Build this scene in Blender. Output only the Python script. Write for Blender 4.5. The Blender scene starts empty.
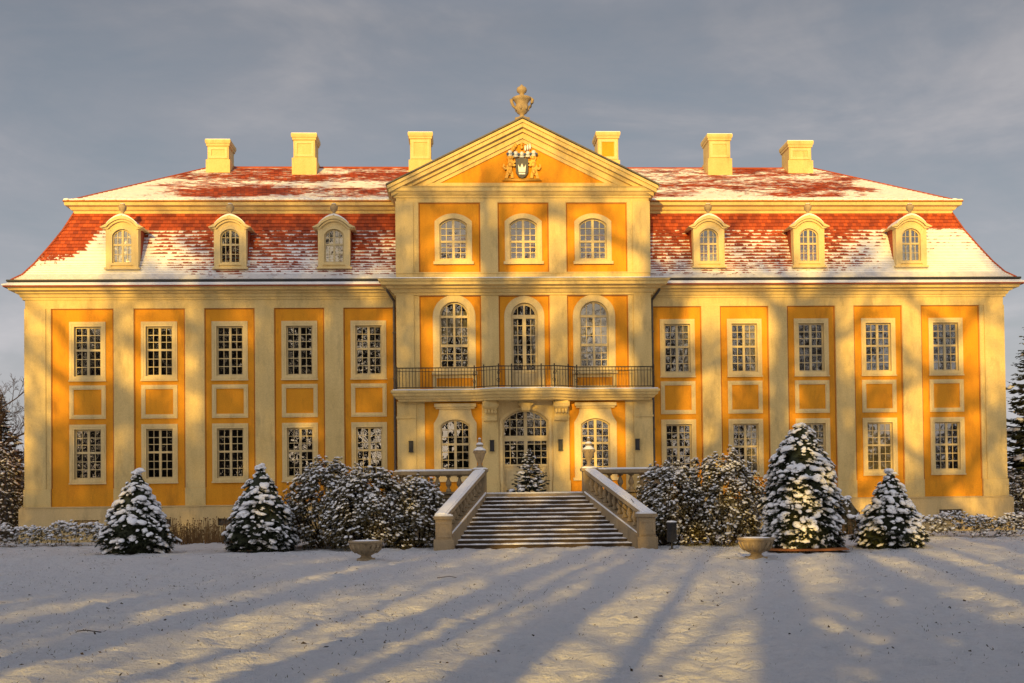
import bpy, bmesh, math, random
import numpy as np
from mathutils import Vector, Matrix
from mathutils.geometry import tessellate_polygon

R = math.radians
C = bpy.context.scene.collection
sc = bpy.context.scene

# ------------------------------------------------------------------ materials
def new_mat(name):
    m = bpy.data.materials.new(name); m.use_nodes = True
    nt = m.node_tree
    return m, nt, nt.nodes['Principled BSDF']

def nd(nt, typ, **kw):
    n = nt.nodes.new(typ)
    for k, v in kw.items():
        if k in n.inputs: n.inputs[k].default_value = v
        else: setattr(n, k, v)
    return n

def ramp(nt, fac, stops, interp='LINEAR'):
    r = nt.nodes.new('ShaderNodeValToRGB'); r.color_ramp.interpolation = interp
    e = r.color_ramp.elements
    while len(e) > 1: e.remove(e[-1])
    e[0].position, e[0].color = stops[0][0], (*stops[0][1], 1)
    for p, c in stops[1:]:
        x = e.new(p); x.color = (*c, 1)
    nt.links.new(fac, r.inputs[0]); return r.outputs[0]

def math_n(nt, op, a, b=None, c=None, clamp=False):
    n = nt.nodes.new('ShaderNodeMath'); n.operation = op; n.use_clamp = clamp
    for i, v in enumerate((a, b, c)):
        if v is None: continue
        if isinstance(v, (int, float)): n.inputs[i].default_value = v
        else: nt.links.new(v, n.inputs[i])
    return n.outputs[0]

def mix_rgb(nt, fac, a, b, typ='MIX'):
    n = nt.nodes.new('ShaderNodeMix'); n.data_type = 'RGBA'; n.blend_type = typ
    for i, v in ((0, fac), (6, a), (7, b)):
        if isinstance(v, (int, float)): n.inputs[i].default_value = v
        elif isinstance(v, tuple): n.inputs[i].default_value = (*v, 1)
        else: nt.links.new(v, n.inputs[i])
    return n.outputs[2]

def noise(nt, vec, scale, detail=4, rough=.55, dist=0):
    n = nd(nt, 'ShaderNodeTexNoise', Scale=scale, Detail=detail, Roughness=rough, Distortion=dist)
    if vec is not None: nt.links.new(vec, n.inputs['Vector'])
    return n.outputs[0]

def obj_co(nt): return nt.nodes.new('ShaderNodeTexCoord').outputs['Object']

def mapping(nt, vec, scale=(1,1,1), loc=(0,0,0)):
    n = nd(nt, 'ShaderNodeMapping'); n.inputs['Scale'].default_value = scale; n.inputs['Location'].default_value = loc
    nt.links.new(vec, n.inputs['Vector']); return n.outputs[0]

def bump(nt, bs, h, strength=.3, dist=.02):
    b = nd(nt, 'ShaderNodeBump', Strength=strength, Distance=dist)
    nt.links.new(h, b.inputs['Height']); nt.links.new(b.outputs[0], bs.inputs['Normal'])

def plaster(name, c1, c2, rough=.85, dirt=None):
    m, nt, bs = new_mat(name); co = obj_co(nt)
    big = noise(nt, co, .55, 5, .6)
    streak = noise(nt, mapping(nt, co, (3.2, 3.2, .35)), 1.0, 4, .6)
    f = math_n(nt, 'ADD', math_n(nt, 'MULTIPLY', big, .6), math_n(nt, 'MULTIPLY', streak, .4))
    col = ramp(nt, f, [(.35, c1), (.65, c2)])
    fine = noise(nt, co, 26, 4, .7)
    col = mix_rgb(nt, .35, col, ramp(nt, fine, [(.3, tuple(x*.72 for x in c1)), (.7, tuple(min(1, x*1.15) for x in c2))]))
    if dirt:
        st = noise(nt, mapping(nt, co, (1.6, 1.6, .5), (5, 1, 2)), 1.3, 6, .7)
        mk = ramp(nt, st, [(.52, (0,0,0)), (.74, (.62,.62,.62))])
        col = mix_rgb(nt, mk, col, dirt)
    nt.links.new(col, bs.inputs['Base Color']); bs.inputs['Roughness'].default_value = rough
    bump(nt, bs, fine, .25, .01)
    return m

def plain(name, col, rough=.6, metal=0, var=.25, scale=9, bmp=.15):
    m, nt, bs = new_mat(name); co = obj_co(nt)
    n = noise(nt, co, scale, 5, .6)
    c = ramp(nt, n, [(.3, tuple(x*(1-var) for x in col)), (.7, tuple(min(1, x*(1+var)) for x in col))])
    nt.links.new(c, bs.inputs['Base Color'])
    bs.inputs['Roughness'].default_value = rough; bs.inputs['Metallic'].default_value = metal
    if bmp: bump(nt, bs, n, bmp, .01)
    return m

M = {}
M['orange'] = plaster('orange_plaster', (.60,.235,.005), (.79,.35,.012), dirt=(.33,.13,.008))
M['cream'] = plaster('cream_plaster', (.57,.42,.165), (.76,.585,.26), dirt=(.30,.225,.105))
M['cream_light'] = plaster('pale_window_stone', (.66,.50,.225), (.78,.62,.315), dirt=(.42,.30,.13))
M['plinth'] = plaster('plinth_plaster', (.55,.41,.19), (.68,.52,.26), dirt=(.3,.22,.11))
M['joint'] = plain('joint_red', (.38,.13,.02), .9, 0, .2)
M['sash'] = plain('sash_paint', (.58,.46,.24), .5, 0, .12, 6, .05)
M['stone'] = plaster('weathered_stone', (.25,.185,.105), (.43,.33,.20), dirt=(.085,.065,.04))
M['stone_dark'] = plaster('shaded_stair_stone', (.040,.026,.015), (.095,.064,.037), dirt=(.018,.013,.009))  # dark stone, deepened further to paint in the shade lying on the steps
M['iron'] = plain('wrought_iron', (.035,.025,.02), .55, .3, .3, 20)
M['dark'] = plain('dark_metal', (.03,.03,.032), .5, .3, .3, 14)
M['lead'] = plain('lead_sheet', (.10,.09,.085), .6, .3, .3, 7)
M['gold'] = plain('gilded_relief', (.62,.34,.05), .5, .2, .2, 14)
M['shield'] = plain('shield_dark', (.02,.025,.05), .4, 0, .3, 14)
M['silver'] = plain('silver_paint', (.68,.70,.72), .45, .15, .15, 14)
M['blue'] = plain('blue_paint', (.05,.09,.20), .5, 0, .2, 14)
M['interior'] = plain('interior_wall', (.035,.028,.02), .9, 0, .4, .7, 0)
M['curtain'] = plain('curtain_cloth', (.60,.55,.45), .9, 0, .15, 5, .1)
M['blind'] = plain('blind_cloth', (.46,.38,.22), .9, 0, .12, 4, .05)
M['bark'] = plain('bark', (.07,.05,.035), .95, 0, .4, 6, .6)
M['twig'] = plain('twig', (.075,.05,.035), .95, 0, .4, 3, 0)
M['needle'] = plain('conifer_needles', (.026,.034,.014), .8, 0, .5, 5, 0)
M['needle_blue'] = plain('spruce_needles', (.024,.032,.022), .8, 0, .5, 5, 0)
M['rhodo'] = plain('rhododendron_leaf', (.085,.068,.026), .5, 0, .6, 7, 0)
M['drywood'] = plain('dry_stems', (.17,.095,.035), .95, 0, .5, 4, 0)
M['brownleaf'] = plain('fallen_leaf', (.035,.024,.014), .9, 0, .5, 3, 0)
M['needle_litter'] = plain('needle_litter', (.32,.11,.025), .95, 0, .4, 9, .3)
M['grassblade'] = plain('winter_grass', (.10,.085,.045), .9, 0, .5, 3, 0)

def snow_mat(name, patchy=False):
    m, nt, bs = new_mat(name); co = obj_co(nt)
    n1 = noise(nt, co, 7, 6, .65); n2 = noise(nt, co, 38, 4, .7)
    col = ramp(nt, n1, [(.3, (.80,.82,.87)), (.7, (.89,.905,.94))])
    if patchy:
        a = noise(nt, co, .42, 5, .65); b = noise(nt, mapping(nt, co, (1, 2.2, 1)), 6.5, 5, .75)
        k = math_n(nt, 'ADD', math_n(nt, 'MULTIPLY', a, .45), math_n(nt, 'MULTIPLY', b, .55))
        mk = ramp(nt, k, [(.585, (0,0,0)), (.70, (.55,.55,.55))])
        col = mix_rgb(nt, mk, col, (.20,.17,.125))
        fine = noise(nt, mapping(nt, co, (1, 2., 1)), 30, 3, .7)
        mk2 = ramp(nt, fine, [(.60, (0,0,0)), (.73, (.42,.42,.42))])
        col = mix_rgb(nt, mk2, col, (.27,.235,.19))
    nt.links.new(col, bs.inputs['Base Color']); bs.inputs['Roughness'].default_value = .75
    bs.inputs['Specular IOR Level'].default_value = .3
    h = math_n(nt, 'ADD', n1, math_n(nt, 'MULTIPLY', n2, .35))
    if patchy: h = math_n(nt, 'ADD', math_n(nt, 'MULTIPLY', noise(nt, mapping(nt, co, (1,1.4,1)), 5.5, 6, .72), 1.2), math_n(nt, 'MULTIPLY', noise(nt, co, 16, 5, .7), .7))
    bump(nt, bs, h, 1.0 if patchy else .35, .15 if patchy else .02)
    return m
M['snow'] = snow_mat('snow')
M['snow_ground'] = snow_mat('snow_ground', True)

def tile_mat(name, mode):
    m, nt, bs = new_mat(name); co = obj_co(nt)
    uv = nt.nodes.new('ShaderNodeTexCoord').outputs['UV']
    sx = nd(nt, 'ShaderNodeSeparateXYZ'); nt.links.new(co, sx.inputs[0])
    su = nd(nt, 'ShaderNodeSeparateXYZ'); nt.links.new(uv, su.inputs[0])
    X, Y, Z = sx.outputs; U, V = su.outputs[0], su.outputs[1]
    # tile colour: every tile its own tone
    fl = nd(nt, 'ShaderNodeVectorMath', operation='FLOOR'); nt.links.new(uv, fl.inputs[0])
    wn = nd(nt, 'ShaderNodeTexWhiteNoise', noise_dimensions='2D'); nt.links.new(fl.outputs[0], wn.inputs['Vector'])
    big = noise(nt, co, .5, 4, .6)
    tone = math_n(nt, 'ADD', math_n(nt, 'MULTIPLY', wn.outputs['Value'], .45), math_n(nt, 'MULTIPLY', big, .55))
    red = ramp(nt, tone, [(.25, (.22,.034,.010)), (.5, (.38,.062,.013)), (.8, (.53,.10,.020))])
    fu = math_n(nt, 'FRACT', U); fv = math_n(nt, 'FRACT', V)
    gap = math_n(nt, 'LESS_THAN', fu, .08)
    red = mix_rgb(nt, math_n(nt, 'MULTIPLY', gap, .6), red, (.06,.015,.008))
    if mode == 'lower':
        ax = math_n(nt, 'ABSOLUTE', X)
        low = math_n(nt, 'MULTIPLY', math_n(nt, 'SUBTRACT', 12.35, Z), .46)         # deeper towards the eave
        end = math_n(nt, 'MULTIPLY', math_n(nt, 'SUBTRACT', ax, 13.4), .30)
        end = math_n(nt, 'MAXIMUM', end, -.12)
        end = math_n(nt, 'MINIMUM', end, 1.1)
        n1 = noise(nt, mapping(nt, co, (.62,.62,.8), (3,0,1)), 1.0, 4, .6)
        n2 = noise(nt, mapping(nt, co, (2.6,2.6,3)), 2.4, 5, .75)
        s = math_n(nt, 'ADD', math_n(nt, 'ADD', low, end), math_n(nt, 'MULTIPLY', math_n(nt, 'SUBTRACT', n1, .5), 1.9))
        s = math_n(nt, 'ADD', s, math_n(nt, 'MULTIPLY', math_n(nt, 'SUBTRACT', n2, .5), 1.9))
        s = math_n(nt, 'ADD', s, math_n(nt, 'MULTIPLY', math_n(nt, 'SUBTRACT', wn.outputs['Value'], .5), .75))
        hipd = math_n(nt, 'SUBTRACT', math_n(nt, 'MULTIPLY', X, -1.0), math_n(nt, 'ADD', 17.5, math_n(nt, 'MULTIPLY', math_n(nt, 'SUBTRACT', 13.1, Z), .55)))
        hipd = math_n(nt, 'MULTIPLY', math_n(nt, 'MAXIMUM', hipd, 0.0), math_n(nt, 'MULTIPLY', math_n(nt, 'MULTIPLY', math_n(nt, 'ADD', math_n(nt, 'SUBTRACT', Z, 11.55), math_n(nt, 'MULTIPLY', math_n(nt, 'SUBTRACT', n2, .5), 2.2)), 1.6, clamp=True), 4.0))
        s = math_n(nt, 'SUBTRACT', s, hipd)
        # snow lies on the upper part of each course, the thick lower edge of the tile stays bare
        s = math_n(nt, 'ADD', s, math_n(nt, 'MULTIPLY', math_n(nt, 'SUBTRACT', fv, .45), 1.15))
        s = math_n(nt, 'ADD', s, math_n(nt, 'MAXIMUM', math_n(nt, 'MULTIPLY', math_n(nt, 'SUBTRACT', 11.2, Z), 1.7), 0.0))
        mask = ramp(nt, s, [(.06, (0,0,0)), (.30, (1,1,1))])
        top = ramp(nt, math_n(nt, 'ADD', Z, math_n(nt, 'MULTIPLY', math_n(nt, 'SUBTRACT', n2, .5), .10)), [(0,(1,1,1)), (1,(1,1,1))])
        lim = math_n(nt, 'LESS_THAN', math_n(nt, 'ADD', Z, math_n(nt, 'MULTIPLY', math_n(nt, 'SUBTRACT', n2, .5), .16)), 13.08)
        mask = math_n(nt, 'MULTIPLY', mask, lim)
    else:
        n1 = noise(nt, mapping(nt, co, (.30,.75,.75), (2.0,4,1)), 1.0, 5, .62, .4)
        n2 = noise(nt, mapping(nt, co, (1.1,2.6,3)), 2.0, 4, .7)
        ev = math_n(nt, 'MULTIPLY', math_n(nt, 'SUBTRACT', 14.72, Z), 3.0); ev = math_n(nt, 'MAXIMUM', ev, 0.0)
        rd = math_n(nt, 'MULTIPLY', math_n(nt, 'SUBTRACT', math_n(nt, 'ABSOLUTE', X), 15.2), .5); rd = math_n(nt, 'MAXIMUM', rd, 0.0)
        s = math_n(nt, 'ADD', math_n(nt, 'MULTIPLY', math_n(nt, 'SUBTRACT', n1, .5), 3.0), math_n(nt, 'MULTIPLY', math_n(nt, 'SUBTRACT', n2, .5), 1.9))
        s = math_n(nt, 'ADD', math_n(nt, 'ADD', s, math_n(nt, 'ADD', ev, rd)), .10)
        s = math_n(nt, 'ADD', s, math_n(nt, 'MULTIPLY', math_n(nt, 'SUBTRACT', fv, .6), .3))
        mask = ramp(nt, s, [(.02, (0,0,0)), (.20, (1,1,1))])
    snowc = ramp(nt, noise(nt, co, 5, 4), [(.3, (.74,.745,.77)), (.7, (.85,.85,.87))])
    col = mix_rgb(nt, mask, red, snowc)
    nt.links.new(col, bs.inputs['Base Color']); bs.inputs['Roughness'].default_value = .75
    hh = math_n(nt, 'ADD', math_n(nt, 'MULTIPLY', mask, .8), math_n(nt, 'MULTIPLY', noise(nt, co, 22, 3), .25))
    bump(nt, bs, hh, .5, .03)
    return m
M['tile_low'] = tile_mat('mansard_tiles_snow', 'lower')
M['tile_up'] = tile_mat('upper_tiles_snow', 'upper')
def tile_plain():
    m, nt, bs = new_mat('bare_red_tiles'); co = obj_co(nt)
    n = noise(nt, co, 3, 5); w = nd(nt, 'ShaderNodeTexWave', Scale=2.4, Distortion=.6, bands_direction='Z'); nt.links.new(co, w.inputs['Vector'])
    c = ramp(nt, n, [(.3, (.26,.045,.015)), (.7, (.44,.085,.022))])
    c = mix_rgb(nt, math_n(nt, 'MULTIPLY', w.outputs[1], .35), c, (.10,.025,.01))
    nt.links.new(c, bs.inputs['Base Color']); bs.inputs['Roughness'].default_value = .8; return m
M['tile_bare'] = tile_plain()

def glass_mat():
    m, nt, bs = new_mat('old_window_glass'); co = obj_co(nt)
    nt.nodes.remove(bs)
    out = nt.nodes['Material Output']
    n = noise(nt, co, 2.1, 1, .4); n2 = noise(nt, co, 6, 1, .5)
    b = nd(nt, 'ShaderNodeBump', Strength=.15, Distance=.05)
    nt.links.new(math_n(nt, 'ADD', n, math_n(nt, 'MULTIPLY', n2, .15)), b.inputs['Height'])
    gl = nd(nt, 'ShaderNodeBsdfGlossy', Roughness=.02); gl.inputs['Color'].default_value = (.95,.97,1,1); nt.links.new(b.outputs[0], gl.inputs['Normal'])
    tr = nd(nt, 'ShaderNodeBsdfTransparent'); tr.inputs['Color'].default_value = (.62,.64,.62,1)
    fr = nd(nt, 'ShaderNodeFresnel', IOR=1.6); nt.links.new(b.outputs[0], fr.inputs['Normal'])
    f = math_n(nt, 'ADD', fr.outputs[0], .13, clamp=True)
    mx = nd(nt, 'ShaderNodeMixShader'); nt.links.new(f, mx.inputs[0]); nt.links.new(tr.outputs[0], mx.inputs[1]); nt.links.new(gl.outputs[0], mx.inputs[2])
    nt.links.new(mx.outputs[0], out.inputs[0]); return m
M['glass'] = glass_mat()

# ------------------------------------------------------------------ mesh helpers
class MB:
    def __init__(s): s.v = []; s.f = []; s.uv = None
    def add(s, vs, fs):
        o = len(s.v); s.v += [tuple(p) for p in vs]; s.f += [tuple(i + o for i in f) for f in fs]
    def box(s, x0, x1, y0, y1, z0, z1):
        s.add([(x0,y0,z0),(x1,y0,z0),(x1,y1,z0),(x0,y1,z0),(x0,y0,z1),(x1,y0,z1),(x1,y1,z1),(x0,y1,z1)],
              [(0,3,2,1),(4,5,6,7),(0,1,5,4),(1,2,6,5),(2,3,7,6),(3,0,4,7)]); return s
    def slab(s, outer, holes, y0, y1):
        """polygon in XZ (outer, holes) extruded from y0 (front) to y1"""
        loops = [outer] + list(holes)
        flat = [p for l in loops for p in l]
        tris = tessellate_polygon([[Vector((x, z, 0)) for x, z in l] for l in loops])
        n = len(flat)
        vs = [(x, y0, z) for x, z in flat] + [(x, y1, z) for x, z in flat]
        fs = []
        for t in tris:
            a, b, c = (flat[i] for i in t)
            ar = (b[0]-a[0])*(c[1]-a[1]) - (b[1]-a[1])*(c[0]-a[0])
            if abs(ar) < 1e-9: continue
            t = tuple(t) if ar > 0 else tuple(reversed(t))
            fs.append(t); fs.append(tuple(i + n for i in reversed(t)))
        o = 0
        for k, l in enumerate(loops):
            m = len(l); area = sum(l[i][0]*l[(i+1)%m][1]-l[(i+1)%m][0]*l[i][1] for i in range(m))
            flip = (area > 0) == (k == 0)
            for i in range(m):
                a, b = o + i, o + (i+1) % m
                fs.append((b, a, a+n, b+n) if flip else (a, b, b+n, a+n))
            o += m
        s.add(vs, fs); return s
    def lathe(s, cx, cy, prof, n=16, z0=0, sx=1, sy=1):
        vs = []
        for r, z in prof:
            for k in range(n):
                a = 2*math.pi*k/n; vs.append((cx + r*sx*math.cos(a), cy + r*sy*math.sin(a), z0 + z))
        fs = [(i*n+k, i*n+(k+1)%n, (i+1)*n+(k+1)%n, (i+1)*n+k) for i in range(len(prof)-1) for k in range(n)]
        fs.append(tuple(range(n-1, -1, -1))); o = (len(prof)-1)*n; fs.append(tuple(range(o, o+n)))
        s.add(vs, fs); return s
    def tube(s, pts, rad, n=6):
        pts = [Vector(p) for p in pts]
        if not isinstance(rad, (list, tuple)): rad = [rad]*len(pts)
        vs = []
        for i, p in enumerate(pts):
            d = (pts[min(i+1, len(pts)-1)] - pts[max(i-1, 0)]).normalized()
            a = d.cross(Vector((0,0,1)) if abs(d.z) < .9 else Vector((1,0,0))).normalized(); b = d.cross(a)
            for k in range(n):
                t = 2*math.pi*k/n; vs.append(p + (a*math.cos(t) + b*math.sin(t))*rad[i])
        fs = [(i*n+k, i*n+(k+1)%n, (i+1)*n+(k+1)%n, (i+1)*n+k) for i in range(len(pts)-1) for k in range(n)]
        fs.append(tuple(range(n-1, -1, -1))); o = (len(pts)-1)*n; fs.append(tuple(range(o, o+n)))
        s.add(vs, fs); return s
    def sweep(s, prof, path, closed=False, cap=True):
        """prof: (outward, z) list; path: XY list, outward is to the right of travel"""
        n = len(path); P = [Vector(p).to_2d() for p in path]; mit = []
        for i in range(n):
            def nr(a, b):
                d = (P[b]-P[a]).normalized(); return Vector((d.y, -d.x))
            if closed: n1, n2 = nr((i-1)%n, i), nr(i, (i+1)%n)
            else:
                n1 = nr(i-1, i) if i > 0 else None; n2 = nr(i, i+1) if i < n-1 else None
                n1 = n1 or n2; n2 = n2 or n1
            mm = (n1+n2); mit.append(mm/max(.25, mm.dot(n1)) if mm.length > 1e-6 else n1)
        k = len(prof)
        vs = [(P[i].x + mit[i].x*o, P[i].y + mit[i].y*o, z) for i in range(n) for o, z in prof]
        fs = []
        for i in range(n if closed else n-1):
            j = (i+1) % n
            for q in range(k-1): fs.append((i*k+q, j*k+q, j*k+q+1, i*k+q+1))
        if cap and not closed: fs += [tuple(range(k)), tuple(range((n-1)*k+k-1, (n-1)*k-1, -1))]
        s.add(vs, fs); return s
    def ball(s, c, r, sub=1, jit=0, rnd=random):
        vs, fs = ICO[sub]
        s.add([(c[0]+x*r[0]*(1+rnd.uniform(-jit, jit)), c[1]+y*r[1]*(1+rnd.uniform(-jit, jit)), c[2]+z*r[2]*(1+rnd.uniform(-jit, jit))) for x, y, z in vs], fs); return s
    def build(s, name, mat, parent=None, smooth=False, label=None):
        me = bpy.data.meshes.new(name); me.from_pydata(s.v, [], s.f)
        if s.uv is not None:
            l = me.uv_layers.new(name='UVMap'); l.data.foreach_set('uv', np.array(s.uv, dtype=np.float32).ravel())
        me.materials.append(mat)
        if smooth: me.polygons.foreach_set('use_smooth', [True]*len(me.polygons))
        me.update()
        o = bpy.data.objects.new(name, me); C.objects.link(o)
        if parent is not None: o.parent = parent
        if label: o['label'] = label
        return o

def ico(sub):
    bm = bmesh.new(); bmesh.ops.create_icosphere(bm, subdivisions=sub, radius=1)
    v = [tuple(x.co) for x in bm.verts]; f = [tuple(y.index for y in p.verts) for p in bm.faces]; bm.free(); return v, f
ICO = {0: ico(1), 1: ico(2), 2: ico(3)}

def thing(name, label, cat, loc=(0,0,0), rz=0, group=None):
    o = bpy.data.objects.new(name, None); C.objects.link(o); o.empty_display_size = .3
    o.location = loc; o.rotation_euler = (0, 0, rz); o['label'] = label; o['category'] = cat
    if group: o['group'] = group
    return o
def dup(root, loc, rz=0, label=None, scale=None):
    r = root.copy(); C.objects.link(r); r.location = loc; r.rotation_euler = (0, 0, rz)
    if label: r['label'] = label
    if scale: r.scale = scale
    for ch in list(root.children):
        c = ch.copy(); C.objects.link(c); c.parent = r
        for g in ch.children:
            d = g.copy(); C.objects.link(d); d.parent = c
    return r
def structure(o): o['kind'] = 'structure'; return o

def opening(cx, w, z0, z1, rise=0, n=14):
    """outline (counter-clockwise in XZ) of an opening with a segmental head"""
    h = w/2; pts = [(cx-h, z0), (cx+h, z0)]
    if rise <= 0: return pts + [(cx+h, z1), (cx-h, z1)]
    r = (h*h + rise*rise)/(2*rise); zc = z1 - r; a = math.asin(min(1, h/r))
    if rise >= h: a = math.pi/2
    return pts + [(cx + r*math.sin(a - 2*a*i/n), zc + r*math.cos(a - 2*a*i/n)) for i in range(n+1)]
def head(w, z1, rise):
    h = w/2
    if rise <= 0: return lambda x: z1
    r = (h*h + rise*rise)/(2*rise); zc = z1 - r
    return lambda x: zc + math.sqrt(max(0, r*r - x*x))

def sash(mb, cx, w, z0, z1, rise, y, vbars, hbars, border=.06, d=.06):
    """vbars: (x offset, width, zlo, zhi) ; hbars: (z, width)"""
    hf = head(w, z1, rise)
    inner = opening(cx, w-2*border, z0+border, z1-border, max(0, rise-border*.3) if rise else 0)
    mb.slab(opening(cx, w, z0, z1, rise), [inner], y, y+d)
    for k, b in enumerate(vbars):
        x, bw = b[0], b[1]
        lo = b[2] if len(b) > 2 else z0+.02; hi = b[3] if len(b) > 3 else 99
        hi = min(hi, hf(abs(x)+bw/2)-.02)
        q = .004 if bw < .06 else -.008
        mb.box(cx+x-bw/2, cx+x+bw/2, y+q, y+d-.012-q, lo, hi)
    for z, bw in hbars:
        x = w/2 - .015
        while x > .05 and hf(x) < z + bw/2 + .01: x -= .01
        q = .007 if bw < .06 else -.014
        mb.box(cx-x, cx+x, y+q, y+d-.016-q, z-bw/2, z+bw/2)

def curtain_grid(mb, cx0, cx1, z0, z1, y, fold=.03, nx=24, edge=None):
    vs = []; nz = 8
    for j in range(nz+1):
        t = j/nz; z = z0 + (z1-z0)*t
        a, b = cx0, cx1
        if edge: a, b = edge(t)
        for i in range(nx+1):
            u = i/nx; vs.append((a + (b-a)*u, y + fold*math.sin(u*math.pi*7) + .01*math.sin(u*31), z))
    fs = [(j*(nx+1)+i, j*(nx+1)+i+1, (j+1)*(nx+1)+i+1, (j+1)*(nx+1)+i) for j in range(nz) for i in range(nx)]
    mb.add(vs, fs)

# ------------------------------------------------------------------ the palace
HX, DEP = 20.48, 12.1
RX, RY = 5.25, -.5
palace = thing('palace', 'wide yellow baroque palace with cream pilasters and a snowy red mansard roof', 'palace')
P = palace

BAYS = [6.47, 9.32, 12.18, 15.06, 17.97]
wing_holes = lambda s: [opening(s*b, 1.27, 6.7, 8.95) for b in BAYS] + [opening(s*b, 1.27, 2.48, 4.72) for b in BAYS]

for s in (-1, 1):
    x0, x1 = sorted((s*RX, s*HX))
    MB().slab([(x0,0),(x1,0),(x1,10.0),(x0,10.0)], wing_holes(s), 0, .45).build('wall', M['orange'], P)
    # side wall
    sx = s*HX
    m = MB(); m.box(min(sx, sx-s*.45), max(sx, sx-s*.45), .452, DEP, 0, 10.0); m.build('wall', M['orange'], P)
    # frieze under the cornice
    m = MB(); m.box(x0+.004 if s < 0 else x0, x1 if s < 0 else x1-.004, -.058, -.0005, 9.59, 10.0); m.build('frieze', M['cream'], P)
    # pilasters
    edges = [(16.10,16.90),(14.0,14.0+.78-.66+.66-.0),]
    strips = [(16.09,16.90),(13.21,14.00),(10.355,11.145),(7.50,8.285)]
    for a, b in strips:
        a, b = sorted((s*a, s*b)); MB().box(a, b, -.06, .0, 2.19, 9.588).build('pilaster', M['cream'], P)
        MB().box(a-.02, b+.02, -.085, .0, 1.46, 2.186).build('pilaster_base', M['cream'], P)
    a, b = sorted((s*19.64, s*(HX+.02))); m = MB(); m.box(a, b, -.09, .5, 2.19, 9.588); m.build('pilaster', M['cream'], P)
    a, b = sorted((s*19.44, s*19.638)); MB().box(a, b, -.05, 0, 2.19, 9.588).build('pilaster', M['cream'], P)
    a, b = sorted((s*19.44, s*(HX+.06))); MB().box(a, b, -.115, .5, 1.46, 2.186).build('pilaster_base', M['cream'], P)
    # base course of the orange fields (thin joint above)
    for a, b in ((16.92,19.42),(14.02,16.07),(11.165,13.19),(8.305,10.335),(5.27,7.48)):
        a, b = sorted((s*a, s*b))
        MB().box(a, b, -.03, -.0006, 1.46, 2.18).build('base_course', M['orange'], P)
        # dark red line where the field meets the pilasters
        m = MB(); w = .035
        for (p, q, r_, t) in ((a, a+w, 2.2, 9.58), (b-w, b, 2.2, 9.58), (a+w, b-w, 9.545, 9.58)):
            m.box(p, q, -.004, -.0007, r_, t)
        m.build('field_edge', M['joint'], P)
    # plinth
    px0, px1 = sorted((s*(RX-.2), s*(HX+.22)))
    m = MB(); m.slab([(px0,-.3),(px1,-.3),(px1,1.40),(px0,1.40)], [opening(s*b, 1.15, .55, .98) for b in BAYS], -.2, -.001)
    m.sweep([(.2,1.40),(.23,1.41),(.23,1.44),(.1,1.458),(0,1.458)], [(px0 if s>0 else px0+.22, 0), (px1 if s<0 else px1-.22, 0)])
    m.build('plinth', M['plinth'], P)
    m = MB(); a, b = sorted((s*HX, s*(HX+.22))); m.box(a, b, 0, DEP, -.3, 1.45); m.build('plinth', M['plinth'], P)
    for b in BAYS:
        m = MB(); m.slab(opening(s*b, 1.15, .55, .98), [opening(s*b, 1.0, .62, .91)], -.215, -.1)
        v = m.build('basement_vent', M['plinth'], P)
        g = MB(); g.box(s*b-.5, s*b+.5, -.06, -.02, .62, .91)
        for q in range(5): g.box(s*b-.45+q*.2, s*b-.42+q*.2, -.1, -.06, .62, .91)
        g.build('vent_grille', M['plinth'] if b in (17.97,) and s < 0 else M['lead'], v)
    # windows
    for fl, (zb, zt) in enumerate(((2.58,4.62),(6.8,8.85))):
        for b in BAYS:
            cx = s*b
            m = MB(); m.slab(opening(cx, 1.47, zb-.2, zt+.2), [opening(cx, 1.09, zb, zt)], -.05, .20)
            m.slab(opening(cx, 1.34, zb-.135, zt+.135), [opening(cx, 1.25, zb-.09, zt+.09)], -.064, -.0497)
            m.box(cx-.76, cx+.76, -.075, -.0505, zb-.21, zb-.15)
            w = m.build('window', M['cream_light'], P)
            mid = zb + (zt-zb)*.53
            r1 = (mid-.04-zb-.06)/3; r2 = (zt-.06-mid-.04)/3
            hb = [(mid, .085)] + [(zb+.06+r1*k, .03) for k in (1,2)] + [(mid+.04+r2*k, .03) for k in (1,2)]
            sm = MB(); sash(sm, cx, 1.088, zb+.001, zt-.001, 0, .10, [(0,.10),(-.265,.024),(.265,.024)], hb)
            sm.build('sash', M['sash'], w)
            MB().add([], [])
            g = MB(); g.add([(cx-.5,.13,zb+.03),(cx+.5,.13,zb+.03),(cx+.5,.13,zt-.03),(cx-.5,.13,zt-.03)], [(0,1,2,3)]); g.build('pane', M['glass'], w)
            if fl == 0 and s > 0 and b in (12.18, 15.06):
                c = MB(); c.box(cx-.53, cx+.53, .17, .18, zb, zt); c.build('blind', M['blind'], w)
            elif (fl == 0 and s > 0 and b == 9.32):
                c = MB(); curtain_grid(c, cx+.02, cx+.53, zb, zt, .26); c.build('curtain', M['curtain'], w)
            elif fl == 1 and s > 0 and b in (9.32, 6.47):
                c = MB(); curtain_grid(c, cx+.1, cx+.53, zb, zt, .26, edge=lambda t, cx=cx: (cx+.05+.28*(1-t)**2*2.0*(t < 1)*.5, cx+.53)); c.build('curtain', M['curtain'], w)
    # square panel frames between the storeys
    for b in BAYS:
        cx = s*b
        m = MB(); m.slab(opening(cx, 1.47, 5.05, 6.43), [opening(cx, 1.13, 5.22, 6.26)], -.045, -.0008)
        m.slab(opening(cx, 1.36, 5.105, 6.375), [opening(cx, 1.24, 5.165, 6.315)], -.06, -.0447)
        m.build('panel_frame', M['cream_light'], P)

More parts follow.
